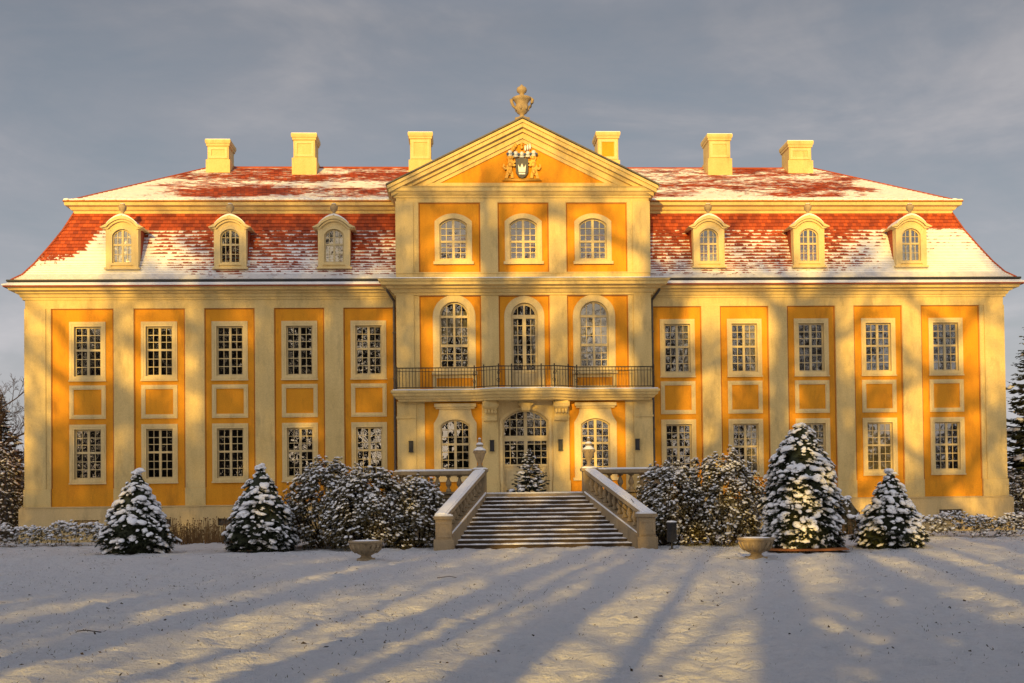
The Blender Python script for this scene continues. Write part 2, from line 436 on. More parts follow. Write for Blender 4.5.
# back wall and dark rooms behind the glass
m = MB(); m.box(-HX, HX, DEP-.4, DEP-.002, 0, 10.0); m.build('wall', M['orange'], P)
for a, b in ((-HX+.5, -RX-.01), (RX+.01, HX-.5)):
    m = MB(); m.box(a, b, 1.9, 2.0, 1.5, 10.0); m.box(a, b, .46, 1.9, 5.6, 5.8); m.box(a, b, .46, 1.9, 1.5, 1.6); m.box(a, b, .46, 1.9, 9.8, 9.95)
    m.build('room_wall', M['interior'], P)
m = MB()
m.box(-RX+.5, RX-.5, 1.7, 1.8, 1.5, 14.2)
for z in (1.5, 5.75, 10.3, 14.0): m.box(-RX+.5, RX-.5, 0, 1.7, z, z+.15)
m.build('room_wall', M['interior'], P)

# main cornice of the wings
CORN = [(0,9.93),(.10,9.95),(.10,10.03),(.15,10.05),(.20,10.16),(.30,10.20),(.32,10.27),(.50,10.29),(.52,10.37),(.57,10.40),(.60,10.445),(0,10.447)]
wl = [(-HX, DEP), (-HX, 0), (-RX-.002, 0)]; wr = [(RX+.002, 0), (HX, 0), (HX, DEP)]
for path in (wl, wr):
    pa = path
    MB().sweep(CORN, pa).build('cornice', M['cream'], P)
    m = MB(); m.sweep([(.62,10.45),(.70,10.455),(.71,10.50),(.52,10.60),(.30,10.61),(.30,10.45)], pa); m.build('eave_snow', M['snow'], P)
    m = MB(); m.sweep([(.625,10.40),(.665,10.40),(.665,10.452),(.625,10.452)], pa)
    m.build('eave_tile_edge', M['tile_bare'], P)
    m = MB(); m.sweep([(.40,10.612),(.54,10.615),(.57,10.66),(.56,10.71),(.51,10.72),(.40,10.70)], pa); m.build('gutter', M['dark'], P)
MB().sweep(CORN, [(HX, DEP), (-HX, DEP)]).build('cornice', M['cream'], P)

def tile_roof(name, rings, ncourse, mat, yc, step=.035):
    """rings(t) -> half x, half y, z; sawtooth tile courses all round"""
    m = MB(); m.uv = []
    for c in range(ncourse):
        a = rings(c/ncourse); b = rings((c+1)/ncourse)
        def ring(r, o, dz): return [(-r[0]-o, yc-r[1]-o, r[2]+dz), (r[0]+o, yc-r[1]-o, r[2]+dz), (r[0]+o, yc+r[1]+o, r[2]+dz), (-r[0]-o, yc+r[1]+o, r[2]+dz)]
        lo = ring(a, step, step*.4); hi = ring(b, .0, .0); un = ring(a, .0, .0)
        for k in range(4):
            j = (k+1) % 4
            p, q = Vector(lo[k]), Vector(lo[j]); L = (q-p).length; ins = ((Vector(hi[k])-p).dot((q-p).normalized())) if L > 1e-6 else 0
            m.add([lo[k], lo[j], hi[j], hi[k]], [(0,1,2,3)])
            u0 = 1000*k
            m.uv += [(u0, c+.001), (u0+L/.19, c+.001), (u0+(L-ins)/.19, c+.999), (u0+ins/.19, c+.999)]
            m.add([un[k], un[j], lo[j], lo[k]], [(0,1,2,3)])
            m.uv += [(u0, c+.01), (u0+L/.19, c+.01), (u0+L/.19, c+.02), (u0, c+.02)]
    return m.build(name, mat, P)

yc = DEP/2
prof = [(0,10.70),(.30,10.98),(.62,11.50),(1.0,12.25),(1.38,13.04),(1.70,13.86)]
def man(t):
    t *= len(prof)-1; i = min(int(t), len(prof)-2); f = t-i
    d = prof[i][0]*(1-f)+prof[i+1][0]*f; z = prof[i][1]*(1-f)+prof[i+1][1]*f
    return (HX+.42-d*1.17, yc+.42-d, z)
tile_roof('mansard_roof', man, 25, M['tile_low'], yc)
tile_roof('upper_roof', lambda t: (19.12-(19.12-14.3)*t, 5.08*(1-t)+.02, 14.28+2.85*t), 30, M['tile_up'], yc, .03)
# ridge and hip caps
m = MB(); m.tube([(-14.3,yc,17.16),(14.3,yc,17.14)], .055, 8)
for sx in (-1,1):
    for sy in (-1,1): m.tube([(sx*14.3,yc,17.15),(sx*19.12,yc+sy*5.08,14.30)], .05, 6)
m.build('ridge_cap', M['tile_bare'], P)
for sx in (-1,1):
    for sy in (-1,1):
        m = MB(); m.tube([(sx*(HX+.42-d*1.17), yc+sy*(yc+.42-d), z+.02) for d, z in prof], .05, 6); m.build('hip_cap', M['tile_bare'], P)
# upper cornice
UP = [(-.05,13.80),(.05,13.83),(.06,13.93),(.14,13.97),(.20,14.08),(.34,14.12),(.36,14.20),(.34,14.262),(-.05,14.264)]
ux, uy = HX+.38-1.7*1.17, yc-1.28
MB().sweep(UP, [(-ux, yc-uy), (ux, yc-uy), (ux, yc+uy), (-ux, yc+uy)], closed=True).build('cornice', M['cream'], P)
MB().sweep([(.30,14.266),(.40,14.266),(.40,14.315),(.30,14.315)], [(-ux, yc-uy), (ux, yc-uy), (ux, yc+uy), (-ux, yc+uy)], closed=True).build('eave_tile_edge', M['joint'], P)
# lumpy snow lip along the upper eave
rng = random.Random(5); m = MB()
for s in (-1,1):
    pts = []; x = 5.75
    while x < 19.3: pts.append(x); x += .22
    for a in pts:
        r = rng.uniform(.05,.12)
        m.ball((s*a, .99+rng.uniform(0,.1), 14.34+r*.3), (.17, .12, r*.75), 0, .15, rng)
m.build('eave_snow', M['snow'], P, True)

# ---- central projection
def centre_window(cx, w, z0, z1, rise, sur, yf, vb, hb, name='window', sill=True, border=.06):
    m = MB(); m.slab(opening(cx, w+2*sur, z0-(sur*.8 if sill else 0), z1+sur, rise*(w+2*sur)/w if rise else 0), [opening(cx, w, z0 if sill else z0+.001, z1, rise)], yf-.06, yf+.2)
    if sill: m.box(cx-w/2-sur-.06, cx+w/2+sur+.06, yf-.13, yf-.061, z0-sur*.8-.06, z0-sur*.8+.06)
    o = m.build(name, M['cream_light'], P)
    sm = MB(); sash(sm, cx, w-.004, z0+.002, z1-.002, rise, yf+.09, vb, hb, border); sm.build('sash', M['sash'], o)
    pts = opening(cx, w-.06, z0+.03, z1-.03, rise)
    g = MB(); g.add([(x, yf+.125, z) for x, z in pts], [tuple(range(len(pts)))]); g.build('pane', M['glass'], o)
    return o
holesA = [opening(c, 1.2+.2, 11.42, 13.28, .33) for c in (-2.9, 0, 2.9)]
holesB = [opening(c, 1.2+.25, 6.9, 9.87, .725) for c in (-2.9, 2.9)] + [opening(0, 1.1+.25, 5.95, 9.83, .675)]
holesC = [opening(c, 1.2+.25, 2.45, 5.0, .33) for c in (-2.9, 2.9)] + [opening(0, 1.86+.2, 1.6, 5.35, .5)]
m = MB(); m.slab([(-RX,0),(RX,0),(RX,14.3),(-RX,14.3)], holesA+holesB+holesC, RY, RY+.45); m.build('wall', M['orange'], P)
for s in (-1,1):
    a, b = sorted((s*RX, s*(RX-.4))); m = MB(); m.box(a, b, RY+.452, 6.0, 0, 14.3); m.build('wall', M['cream'], P)
    # pilasters through two storeys each
    for (z0, z1, xo, xi) in ((10.95,13.9,4.55,4.33),(6.06,10.0,4.55,4.33),(1.8,5.62,4.50,4.15)):
        a, b = sorted((s*xo, s*(RX+.03))); MB().box(a, b, RY-.11, RY+.3, z0, z1).build('pilaster', M['cream'], P)
        a, b = sorted((s*xi, s*(xo-.002))); MB().box(a, b, RY-.06, RY, z0, z1).build('pilaster', M['cream'], P)
        if z0 < 6:
            m = MB(); a, b = sorted((s*(xo-.02), s*(RX+.06))); m.box(a, b, RY-.15, RY+.32, 4.92, 5.0); m.box(a, b, RY-.16, RY+.33, 1.8, 2.25); m.build('pilaster_band', M['cream'], P)
            a, b = sorted((s*1.13, s*1.80)); m = MB(); m.box(a, b, RY-.16, RY, 1.8, 5.5)
            m.box(a-.03, b+.03, RY-.20, RY-.161, 1.8, 2.3); m.box(a-.02, b+.02, RY-.19, RY-.161, 4.9, 4.98); m.build('pilaster', M['cream'], P)
        else:
            a, b = sorted((s*1.06, s*1.78)); MB().box(a, b, RY-.07, RY, z0, z1).build('pilaster', M['cream'], P)
    a, b = sorted((s*1.02, s*4.33))
    for (z0, z1) in ((10.96,13.84),(6.9,9.98)):
        for (p, q) in ((1.80,4.31),(.0,1.04)):
            m = MB(); 
            for xx in ((p, p+.035) if p else (q-.035, q), (q-.035, q)) if p else ((q-.035, q),):
                u, v = sorted((s*xx[0], s*xx[1])); m.box(u, v, RY-.004, RY-.0007, z0, z1-.04)
            u, v = sorted((s*p, s*q)); m.box(u, v, RY-.0042, RY-.0008, z1-.04, z1)
            m.build('field_edge', M['joint'], P)
m = MB(); m.box(-RX+.003, RX-.003, RY-.05, RY, 13.86, 14.05); m.build('frieze', M['cream'], P)
m = MB(); m.box(-RX-.02, RX+.02, RY-.09, RY+.2, 10.62, 10.95); m.sweep([(.09,10.90),(.13,10.91),(.13,10.95),(.09,10.955)], [(-RX-.02,RY),(RX+.02,RY)]); m.build('string_course', M['cream'], P)
RC = [(.02,9.98),(.12,10.0),(.12,10.08),(.18,10.10),(.26,10.22),(.40,10.26),(.42,10.33),(.62,10.36),(.64,10.47),(.70,10.50),(.74,10.58),(.1,10.64),(.0,10.64)]
MB().sweep(RC, [(-RX,.3),(-RX,RY),(RX,RY),(RX,.3)]).build('cornice', M['cream'], P)
# horizontal pediment cornice
m = MB(); m.sweep([(.05,10.641),(.62,10.60),(.70,10.605),(.66,10.645),(.05,10.67)], [(-RX,.3),(-RX,RY),(RX,RY),(RX,.3)]); m.build('snow_strip', M['snow'], P)
PC = [(.02,14.03),(.10,14.05),(.10,14.13),(.16,14.15),(.24,14.25),(.30,14.28),(.32,14.40),(.38,14.46),(.0,14.50)]
MB().sweep(PC, [(-RX,6),(-RX,RY),(RX,RY),(RX,6)]).build('cornice', M['cream'], P)
# tympanum and raking cornice
ex, ez, az = RX+.34, 14.46, 17.22
sl = (az-ez)/ex
m = MB(); m.slab([(-RX+.1,14.3),(RX-.1,14.3),(0,16.95)], [], RY+.01, RY+.35); m.build('tympanum', M['orange'], P)
def rake(o0, o1, y0, y1, xe=ex):
    """chevron band between vertical offsets o0 (upper) and o1 (lower) below the roof line"""
    return [(-xe, ez-o1+ (ex-xe)*sl), (-xe, ez-o0+(ex-xe)*sl), (0, az-o0), (xe, ez-o0+(ex-xe)*sl), (xe, ez-o1+(ex-xe)*sl), (0, az-o1)]
m = MB()
for (o0, o1, y0, xe) in ((0,.13,RY-.47,ex),(.132,.30,RY-.40,ex-.06),(.302,.46,RY-.24,ex-.16),(.462,.70,RY-.12,ex-.9),(.702,.86,RY-.05,ex-1.35)):
    m.slab(list(reversed(rake(o0, o1, 0, 0, xe))), [], y0, RY+.3)
m.build('raking_cornice', M['cream'], P)
m = MB(); m.box(-RX+.9, RX-.9, RY-.10, RY, 14.505, 14.66); m.build('pediment_sill', M['cream'], P)
# gable roof behind the pediment
m = MB()
for s in (-1,1):
    a, b = (s*(ex+.05), ez+.0), (0, az+.03)
    vs = [(a[0],RY-.52,a[1]),(b[0],RY-.52,b[1]),(b[0],6.2,b[1]),(a[0],6.2,a[1])]
    vs2 = [(x,y,z+.06) for x,y,z in vs]
    f = [(0,1,2,3),(7,6,5,4),(0,4,5,1),(1,5,6,2),(2,6,7,3),(3,7,4,0)]
    m.add(vs+vs2, f if s > 0 else [tuple(reversed(q)) for q in f])
m.build('gable_roof', M['lead'], P)

AX = [(0,.10),(-.29,.03),(.29,.03)]
for c in (-2.9, 0, 2.9):
    mid = 12.25
    w = centre_window(c, 1.14, 11.5, 13.2, .24, .2, RY, AX, [(mid,.09),(11.80,.03),(12.02,.03),(12.52,.03),(12.80,.03)])
for c in (-2.9, 2.9):
    hb = [(9.13,.10),(7.93,.11),(8.33,.03),(8.70,.03),(7.32,.03),(7.60,.03)]
    w = centre_window(c, 1.2, 7.0, 9.74, .6, .28, RY, [(0,.09),(-.30,.03,7.0,9.1),(.30,.03,7.0,9.1),(-.3,.03,9.15),(.3,.03,9.15)], hb)
    cm = MB()
    for sg in (-1,1):
        curtain_grid(cm, 0, 0, 7.0, 9.4, RY+.32, .025, edge=lambda t, c=c, sg=sg: tuple(sorted((c+sg*.6, c+sg*(.6-.57*min(1, max(.22, (t-.05)*1.7)))))))
    cm.build('curtain', M['curtain'], w)
    m = MB(); m.slab(opening(c, 1.8, 6.12, 6.70), [opening(c, 1.5, 6.24, 6.58)], RY-.045, RY-.0008); m.build('panel_frame', M['cream_light'], P)
# balcony door
rows = [(z, .03) for z in (7.15,7.55,7.95,8.35,8.75)]
w = centre_window(0, 1.1, 6.06, 9.69, .55, .28, RY, [(0,.15,6.0,9.1),(-.27,.03,6.9,9.0),(.27,.03,6.9,9.0),(-.27,.03,9.15),(.27,.03,9.15),(0,.06,9.1)], rows+[(9.12,.16),(6.85,.10)], 'balcony_door', False, .10)
m = MB(); m.box(-.44,.44,RY+.1,RY+.14,6.1,6.8); m.build('door_panel', M['sash'], w)
cm = MB(); 
for sg in (-1,1): curtain_grid(cm, 0, 0, 6.1, 9.2, RY+.33, .025, edge=lambda t, sg=sg: tuple(sorted((sg*.55, sg*(.55-.30*(.35+.65*t))))))
cm.build('curtain', M['curtain'], w)
# ground floor windows with shouldered surrounds
for c in (-2.9, 2.9):
    op = opening(c, 1.2, 2.5, 4.87, .24)
    pr = [(.88,2.3),(.88,4.72)] + [(.88-.22*math.sin(t*math.pi/10), 4.72+.52*t/5) for t in range(1,6)] + [(.62,5.38)]
    outer = [(c-x, z) for x, z in pr][::-1]
    outer = [(c+x, z) for x, z in pr] + outer
    m = MB(); m.slab(outer, [op], RY-.06, RY+.2)
    m.box(c-.86, c+.86, RY-.22, RY-.001, 5.383, 5.52); m.box(c-.80, c+.80, RY-.14, RY-.061, 5.30, 5.382)
    m.box(c-.95, c+.95, RY-.14, RY-.061, 2.30, 2.42)
    w = m.build('window', M['cream_light'], P)
    sm = MB(); sash(sm, c, 1.196, 2.502, 4.868, .24, RY+.09, [(0,.11),(-.30,.03),(.30,.03)], [(3.85,.09),(2.87,.03),(3.2,.03),(3.53,.03),(4.15,.03),(4.45,.03)]); sm.build('sash', M['sash'], w)
    pts = opening(c, 1.14, 2.53, 4.84, .24); g = MB(); g.add([(x, RY+.125, z) for x, z in pts], [tuple(range(len(pts)))]); g.build('pane', M['glass'], w)
# main door
op = opening(0, 1.88, 1.8, 5.25, .45)
m = MB(); m.slab([(-1.125,1.8),(1.125,1.8),(1.125,5.62),(-1.125,5.62)], [opening(0,1.88,1.801,5.25,.45)], RY-.10, RY+.22)
m.slab(opening(0,2.12,1.81,5.37,.5), [opening(0,1.95,1.812,5.285,.46)], RY-.135, RY-.1005)
dr = m.build('entrance_door', M['cream_light'], P)
sm = MB(); vb = [(0,.14)] + [(x,.03,3.0) for x in (-.64,-.36,.36,.64)]
sash(sm, 0, 1.876, 1.804, 5.247, .45, RY+.08, vb, [(4.07,.22),(2.95,.10)]+[(z,.03) for z in (3.27,3.55,3.83,4.52,4.86)], .07)
sm.box(-.86,.86,RY+.10,RY+.15,1.85,2.92)
for sg in (-1,1): sm.slab([(sg*.47-.33,2.0),(sg*.47+.33,2.0),(sg*.47+.33,2.8),(sg*.47-.33,2.8)], [opening(sg*.47,.54,2.06,2.74)], RY+.075, RY+.0995)
sm.build('door_leaf', M['sash'], dr)
pts = opening(0, 1.82, 2.9, 5.22, .45); g = MB(); g.add([(x, RY+.125, z) for x, z in pts], [tuple(range(len(pts)))]); g.build('pane', M['glass'], dr)
m = MB(); m.tube([(.12,RY+.07,2.95),(.12,RY-.0,2.95),(.22,RY-.0,2.95)], .018, 6); m.build('handle', M['dark'], dr)

# wall lamps
for x in (-4.72, -1.40, 1.42, 4.62):
    m = MB(); yb = RY-.11 if abs(x) > 3 else RY-.16
    m.box(x-.085, x+.085, yb-.10, yb-.001, 3.55, 3.98); m.box(x-.10, x+.10, yb-.12, yb-.1005, 3.53, 3.57); m.box(x-.10, x+.10, yb-.12, yb-.1005, 3.96, 4.0)
    m.box(x-.05, x+.05, yb-.125, yb-.1003, 3.60, 3.93)
    m.build('wall_lamp', M['dark'], P)

# balcony
bal_path = [(-5.42,RY),(-5.42,-1.12),(-2.15,-1.12),(-1.75,-1.45),(-1.15,-1.78),(-.6,-1.70),(.6,-1.70),(1.15,-1.78),(1.75,-1.45),(2.15,-1.12),(5.42,-1.12),(5.42,RY)]
BP = [(-.22,5.60),(-.20,5.68),(-.12,5.70),(-.08,5.78),(.0,5.82),(.02,5.92),(.08,5.94),(.08,6.02),(.05,6.045)]
m = MB(); m.sweep(BP, bal_path, cap=False)
n = len(bal_path)
for z, off, up in ((6.045,.05,True),(5.60,-.22,False)):
    pl = m.v[0:0]
    idx = [i*len(BP)+(len(BP)-1 if up else 0) for i in range(n)]
    m.f.append(tuple(idx) if up else tuple(reversed(idx)))
bal = m.build('balcony', M['cream'], P)
m = MB(); m.sweep([(-.05,6.047),(.075,6.03),(.085,6.05),(.06,6.075),(-.08,6.08)], bal_path[1:-1]); m.build('snow_strip', M['snow'], bal)
rp = [(-5.28,RY-.1),(-5.28,-1.02),(-2.1,-1.02),(-1.72,-1.33),(-1.13,-1.64),(-.6,-1.57),(.6,-1.57),(1.13,-1.64),(1.72,-1.33),(2.1,-1.02),(5.28,-1.02),(5.28,RY-.1)]
m = MB(); m.sweep([(-.025,6.93),(.025,6.93),(.025,6.97),(-.025,6.97),(-.025,6.93)], rp); m.sweep([(-.012,6.14),(.012,6.14),(.012,6.17),(-.012,6.17),(-.012,6.14)], rp)
m.sweep([(-.010,6.80),(.010,6.80),(.010,6.82),(-.010,6.82),(-.010,6.80)], rp)
for (a, b) in zip(rp, rp[1:]):
    L = math.dist(a, b); k = max(1, round(L/.135))
    for i in range(k):
        t = i/k; x, y = a[0]+(b[0]-a[0])*t, a[1]+(b[1]-a[1])*t
        if i == 0:
            m.box(x-.022,x+.022,y-.022,y+.022,6.05,7.0); m.ball((x,y,7.02),(.035,.035,.035),0)
        else: m.box(x-.010,x+.010,y-.010,y+.010,6.15,6.935)
rail = m.build('railing', M['iron'], bal)
for x, y in ((-2.1,-1.05),(2.1,-1.05),(-1.13,-1.67),(1.13,-1.67)):
    m = MB()
    for k in range(2):
        pts = []
        for i in range(15):
            t = i/14; a = t*math.pi*2.4; r = .11*(1-t*.75); sg = 1 if k else -1
            pts.append((x+sg*(.06-.0+r*math.cos(a)*.8-.05), y-.01, 6.52+sg*.16+r*math.sin(a)))
        m.tube(pts, .012, 5)
    m.build('scroll_ornament', M['iron'], bal)
# console brackets with scrolls
for s in (-1,1):
    m = MB(); x = s*1.45
    pr = [(RY-.16,4.75),(RY-.30,4.80),(RY-.34,4.95),(RY-.30,5.08),(RY-.42,5.22),(RY-.62,5.34),(RY-.70,5.48),(RY-.66,5.598),(RY-.16,5.598)]
    vs = [(x-.27,y,z) for y, z in pr]+[(x+.27,y,z) for y, z in pr]; q = len(pr)
    m.add(vs, [tuple(range(q)), tuple(range(2*q-1,q-1,-1))]+[(i,i+q,(i+1)%q+q,(i+1)%q) for i in range(q)])
    for dx in (-.28,.28): m.lathe(0,0,[(.001,0)],3) if False else m.tube([(x+dx-.05,RY-.52,5.45),(x+dx+.05,RY-.52,5.45)], .13, 12)
    for dx in (-.2,-.07,.07,.2): m.ball((x+dx,RY-.44,5.18),(.07,.07,.12),0)
    m.build('bracket', M['cream'], bal)
m = MB(); m.slab([(-.14,5.15),(.14,5.15),(.24,5.42),(.3,5.44),(.3,5.598),(-.3,5.598),(-.3,5.44),(-.24,5.42)], [], RY-.42, RY-.1006); m.box(-.18,.18,RY-.5,RY-.4205,5.2,5.5); m.build('keystone', M['cream'], bal)

# dormers
def dormer(cx):
    yf = -.10; w, z0, z1 = .80, 11.46, 12.86; rise = .26
    m = MB()
    m.slab([(cx-.64,11.27),(cx+.64,11.27),(cx+.66,12.70),(cx+.66,12.93)]+[(cx+.66*math.cos(t), 12.90+.26*math.sin(t)) for t in [math.pi*i/10 for i in range(1,10)]]+[(cx-.66,12.93),(cx-.66,12.70)], [opening(cx, w, z0, z1, rise)], yf, yf+.35)
    m.slab(opening(cx, w+.26, z0-.1, z1+.12, rise*1.2), [opening(cx, w, z0, z1, rise)], yf-.05, yf-.0005)
    m.box(cx-.72, cx+.72, yf-.10, yf+.3, 11.20, 11.268)
    for s in (-1,1): m.box(cx+s*.56-.1, cx+s*.56+.1, yf-.045, yf-.0007, 11.27, 12.84)
    d = m.build('dormer', M['cream_light'], P)
    # curved cornice with ears
    def arc(o, k=12):
        return [(cx-.84-o*.3, 12.90+o*.2)] + [(cx-.62+1.24*i/k, 12.93+o+.33*math.sin(math.pi*i/k)**.8) for i in range(k+1)] + [(cx+.84+o*.3, 12.90+o*.2)]
    lo, hi = arc(0), arc(.13)
    c = MB(); c.slab(lo+hi[::-1], [], yf-.16, 1.35)
    lo2, hi2 = arc(-.09), arc(-.002); c.slab([(x*.94+cx*.06, z) for x, z in lo2]+[(x*.94+cx*.06, z) for x, z in hi2[::-1]], [], yf-.09, yf+.3)
    c.build('dormer_cornice', M['cream_light'], d)
    sn = arc(.132); top = [(x, z+.035+.05*math.exp(-((i-7)/3.5)**2)) for i, (x, z) in enumerate(sn)]
    c = MB(); c.slab(sn[1:-1]+top[::-1][1:-1], [], yf-.13, 1.3); c.build('snow_cover', M['snow'], d)
    for s in (-1,1):
        c = MB(); a, b = sorted((cx+s*.63, cx+s*.665)); c.box(a, b, yf+.35, 1.2, 11.05, 12.93); c.build('dormer_cheek', M['tile_bare'], d)
    f = MB(); f.lathe(cx, yf+.06, [(.20,13.33),(.20,13.42),(.13,13.45),(.07,13.52),(.06,13.58),(.12,13.64),(.165,13.74),(.165,13.82),(.10,13.88),(.11,13.90),(.04,13.97)], 12)
    f.build('finial', M['stone'], d, True)
    f = MB(); f.ball((cx,yf+.06,13.91),(.11,.11,.06),0,.1); f.ball((cx-.02,yf-.02,13.43),(.19,.16,.05),0,.1); f.build('snow_cap', M['snow'], d, True)
    sm = MB(); mid = 12.22
    sash(sm, cx, w-.004, z0+.002, z1-.002, rise, yf+.06, [(0,.085),(-.2,.025),(.2,.025)], [(mid,.075),(11.83,.025),(12.52,.025)], .05); sm.build('sash', M['sash'], d)
    pts = opening(cx, w-.04, z0+.02, z1-.02, rise); g = MB(); g.add([(x, yf+.09, z) for x, z in pts], [tuple(range(len(pts)))]); g.build('pane', M['glass'], d)
    g = MB(); g.box(cx-.55, cx+.55, yf+.75, yf+.8, 11.3, 12.9); g.build('room_wall', M['interior'], d)
for s in (-1,1):
    for x in (7.85, 12.12, 16.52): dormer(s*x)

# chimneys
for cx, cy, zt, w, zb in ((-13.70,5.9,18.22,.96,16.4),(-9.72,5.6,18.42,.98,16.3),(-4.40,5.9,18.58,.96,16.3),(4.35,5.9,18.62,.96,16.3),(9.55,5.6,18.44,1.0,16.3),(13.45,5.9,18.22,1.05,16.3)):
    h = w/2; d = .62
    m = MB(); m.box(cx-h-.07, cx+h+.07, cy-d-.07, cy+d+.07, zb, 17.30); m.box(cx-h, cx+h, cy-d, cy+d, 17.301, zt-.22)
    m.sweep([(.0,zt-.30),(.05,zt-.28),(.05,zt-.20),(.08,zt-.17),(.10,zt-.10),(.10,zt),(-.3,zt+.002)], [(cx-h,cy-d),(cx+h,cy-d),(cx+h,cy+d),(cx-h,cy+d)], closed=True)
    m.box(cx-h+.02, cx+h-.02, cy-d+.02, cy+d-.02, zt-.2, zt-.01)
    o = m.build('chimney', M['cream'], P)
    m = MB(); m.slab(opening(cx, w-.10, 17.36, zt-.34), [opening(cx, w-.34, 17.48, zt-.45)], cy-d-.035, cy-d-.0005); m.build('chimney_panel', M['cream_light'], o)
    m = MB(); m.box(cx-h+.2, cx+h-.2, cy-d-.004, cy-d-.0007, 17.48, zt-.45); m.build('chimney_field', M['orange'] if 4 < cx < 5 else M['cream'], o)
    m = MB(); m.box(cx-h-.085, cx+h+.085, cy-d-.085, cy+d+.085, zt+.004, zt+.03); m.build('snow_cap', M['snow'], o)
# vase finial on the gable
fy = RY-.12
m = MB(); m.box(-.30,.30,fy-.3,fy+.3,17.10,17.30)
m.lathe(0, fy, [(.24,17.30),(.24,17.36),(.10,17.42),(.09,17.50),(.20,17.56),(.27,17.68),(.27,17.86),(.24,17.95),(.33,18.08),(.40,18.16),(.38,18.20),(.16,18.24),(.10,18.32),(.10,18.38),(.19,18.44),(.22,18.53),(.19,18.62),(.09,18.68),(.06,18.72),(.02,18.76)], 18)
fin = m.build('vase_finial', M['stone'], P, True)
m = MB()
for s in (-1,1):
    m.tube([(s*.25,fy,17.75),(s*.36,fy,17.86),(s*.42,fy,18.0),(s*.44,fy,18.12),(s*.36,fy,18.2),(s*.30,fy,18.12)], [.05,.06,.07,.075,.06,.04], 7)
for k in range(7): m.ball((.26*math.cos(k*.9), fy+.26*math.sin(k*.9), 17.74), (.06,.06,.11), 0)
m.build('handle', M['stone'], fin, True)
# coat of arms
ca = bpy.data.objects.new('coat_of_arms', None); C.objects.link(ca); ca.parent = P; ca.location = (0,0,0)
y0 = RY
sh = [(-.27,15.66),(-.25,15.10),(-.14,14.92),(0,14.84),(.14,14.92),(.25,15.10),(.27,15.66),(0,15.70)]
m = MB(); m.slab([(x-.03, z) for x, z in sh], [], y0-.14, y0+.0); m.build('shield', M['shield'], ca)
m = MB(); m.slab([(-.17,15.10),(.11,15.10),(.13,15.42),(.05,15.26),(-.03,15.46),(-.11,15.26),(-.19,15.42)], [], y0-.165, y0-.1405); m.box(-.16,.10,y0-.16,y0-.1406,15.0,15.07); m.build('charge', M['silver'], ca)
lion = [(.34,14.86),(.46,14.86),(.48,15.02),(.56,14.98),(.60,14.84),(.72,14.84),(.66,15.05),(.62,15.22),(.72,15.20),(.80,15.32),(.76,15.46),(.70,15.40),(.73,15.32),(.66,15.30),(.58,15.44),(.56,15.60),(.60,15.72),(.52,15.82),(.40,15.80),(.34,15.72),(.40,15.66),(.36,15.56),(.26,15.60),(.22,15.53),(.34,15.48),(.26,15.40),(.30,15.35),(.42,15.36),(.42,15.20),(.36,15.04)]
for s in (-1,1):
    m = MB(); pl = [(s*x-.03, z) for x, z in lion]; m.slab(pl, [], y0-.12, y0)
    for (x, z, r) in ((.48,15.42,.10),(.47,15.73,.09),(.50,15.12,.09)): m.ball((s*x-.03,y0-.12,z),(r,.05,r*1.2),1)
    m.build('lion', M['gold'], ca)
m = MB()
for x, z in ((-.52,15.92),(-.28,15.88),(-.03,15.86),(.22,15.88),(.46,15.92)):
    m.ball((x,y0-.12,z),(.10,.09,.11),1); m.box(x-.09,x+.09,y0-.16,y0-.02,z-.15,z-.08)
for k, x in enumerate((.12,.22,.32)): m.ball((x,y0-.08,16.12+.03*k),(.05,.04,.14),1)
m.box(-.62,.56,y0-.1,y0-.01,15.76,15.80)
m.build('helmet_row', M['silver'], ca, True)
m = MB()
for x, z in ((-.62,15.86),(-.40,15.86),(.34,15.86),(.58,15.86),(-.16,15.84),(.1,15.84)): m.ball((x,y0-.14,z),(.06,.07,.06),1)
m.build('mantling', M['blue'], ca, True)
m = MB()
for x, z, r in ((-.36,16.12,.08),(-.28,16.22,.07),(-.42,16.04,.07),(-.03,16.15,.07),(-.03,16.27,.06)): m.ball((x,y0-.08,z),(r,.05,r*1.3),1)
m.slab([(-.85,14.76),(.80,14.76),(.62,14.86),(-.66,14.86)], [], y0-.08, y0)
m.build('crest', M['gold'], ca, True)
# downpipes in the corners of the projection
for s in (-1,1):
    m = MB(); x = s*(RX+.14)
    m.tube([(x+s*.25,-.62,10.45),(x+s*.25,-.58,10.2),(x,-.16,9.85),(x,-.12,9.6),(x,-.12,.3)], .055, 8)
    for z in (8.5,6.6,4.4,2.6): m.box(x-.07,x+.07,-.19,-.0009,z,z+.05)
    m.build('downpipe', M['lead'], P)

# ------------------------------------------------------------------ terrace and stairs
st = thing('staircase', 'broad outdoor stone staircase with flaring balustrades up to the palace door', 'staircase')
LZ, TY, BY = 1.80, -5.9, -10.9
m = MB(); m.box(-4.95, 4.95, TY, RY-.0, -.2, LZ); m.sweep([(0,LZ-.16),(.06,LZ-.14),(.06,LZ-.02),(0,LZ-.01)], [(-4.95,RY-.2),(-4.95,TY),(4.95,TY),(4.95,RY-.2)])
m.sweep([(0,-.2),(.08,-.2),(.08,.35),(0,.4)], [(-4.95,RY-.2),(-4.95,TY),(4.95,TY),(4.95,RY-.2)])
m.build('terrace', M['stone'], st)
m = MB(); m.box(-4.85,4.85,TY+.02,RY-.22,LZ+.001,LZ+.05); m.build('terrace_snow', M['snow'], st)
N = 13; tr = (TY-BY-.45)/N; rs = LZ/N
sm = MB(); ss = MB(); rng = random.Random(3)
def halfw(y): t = (TY-y)/(TY-BY); return 1.80 + (3.22-1.80)*t
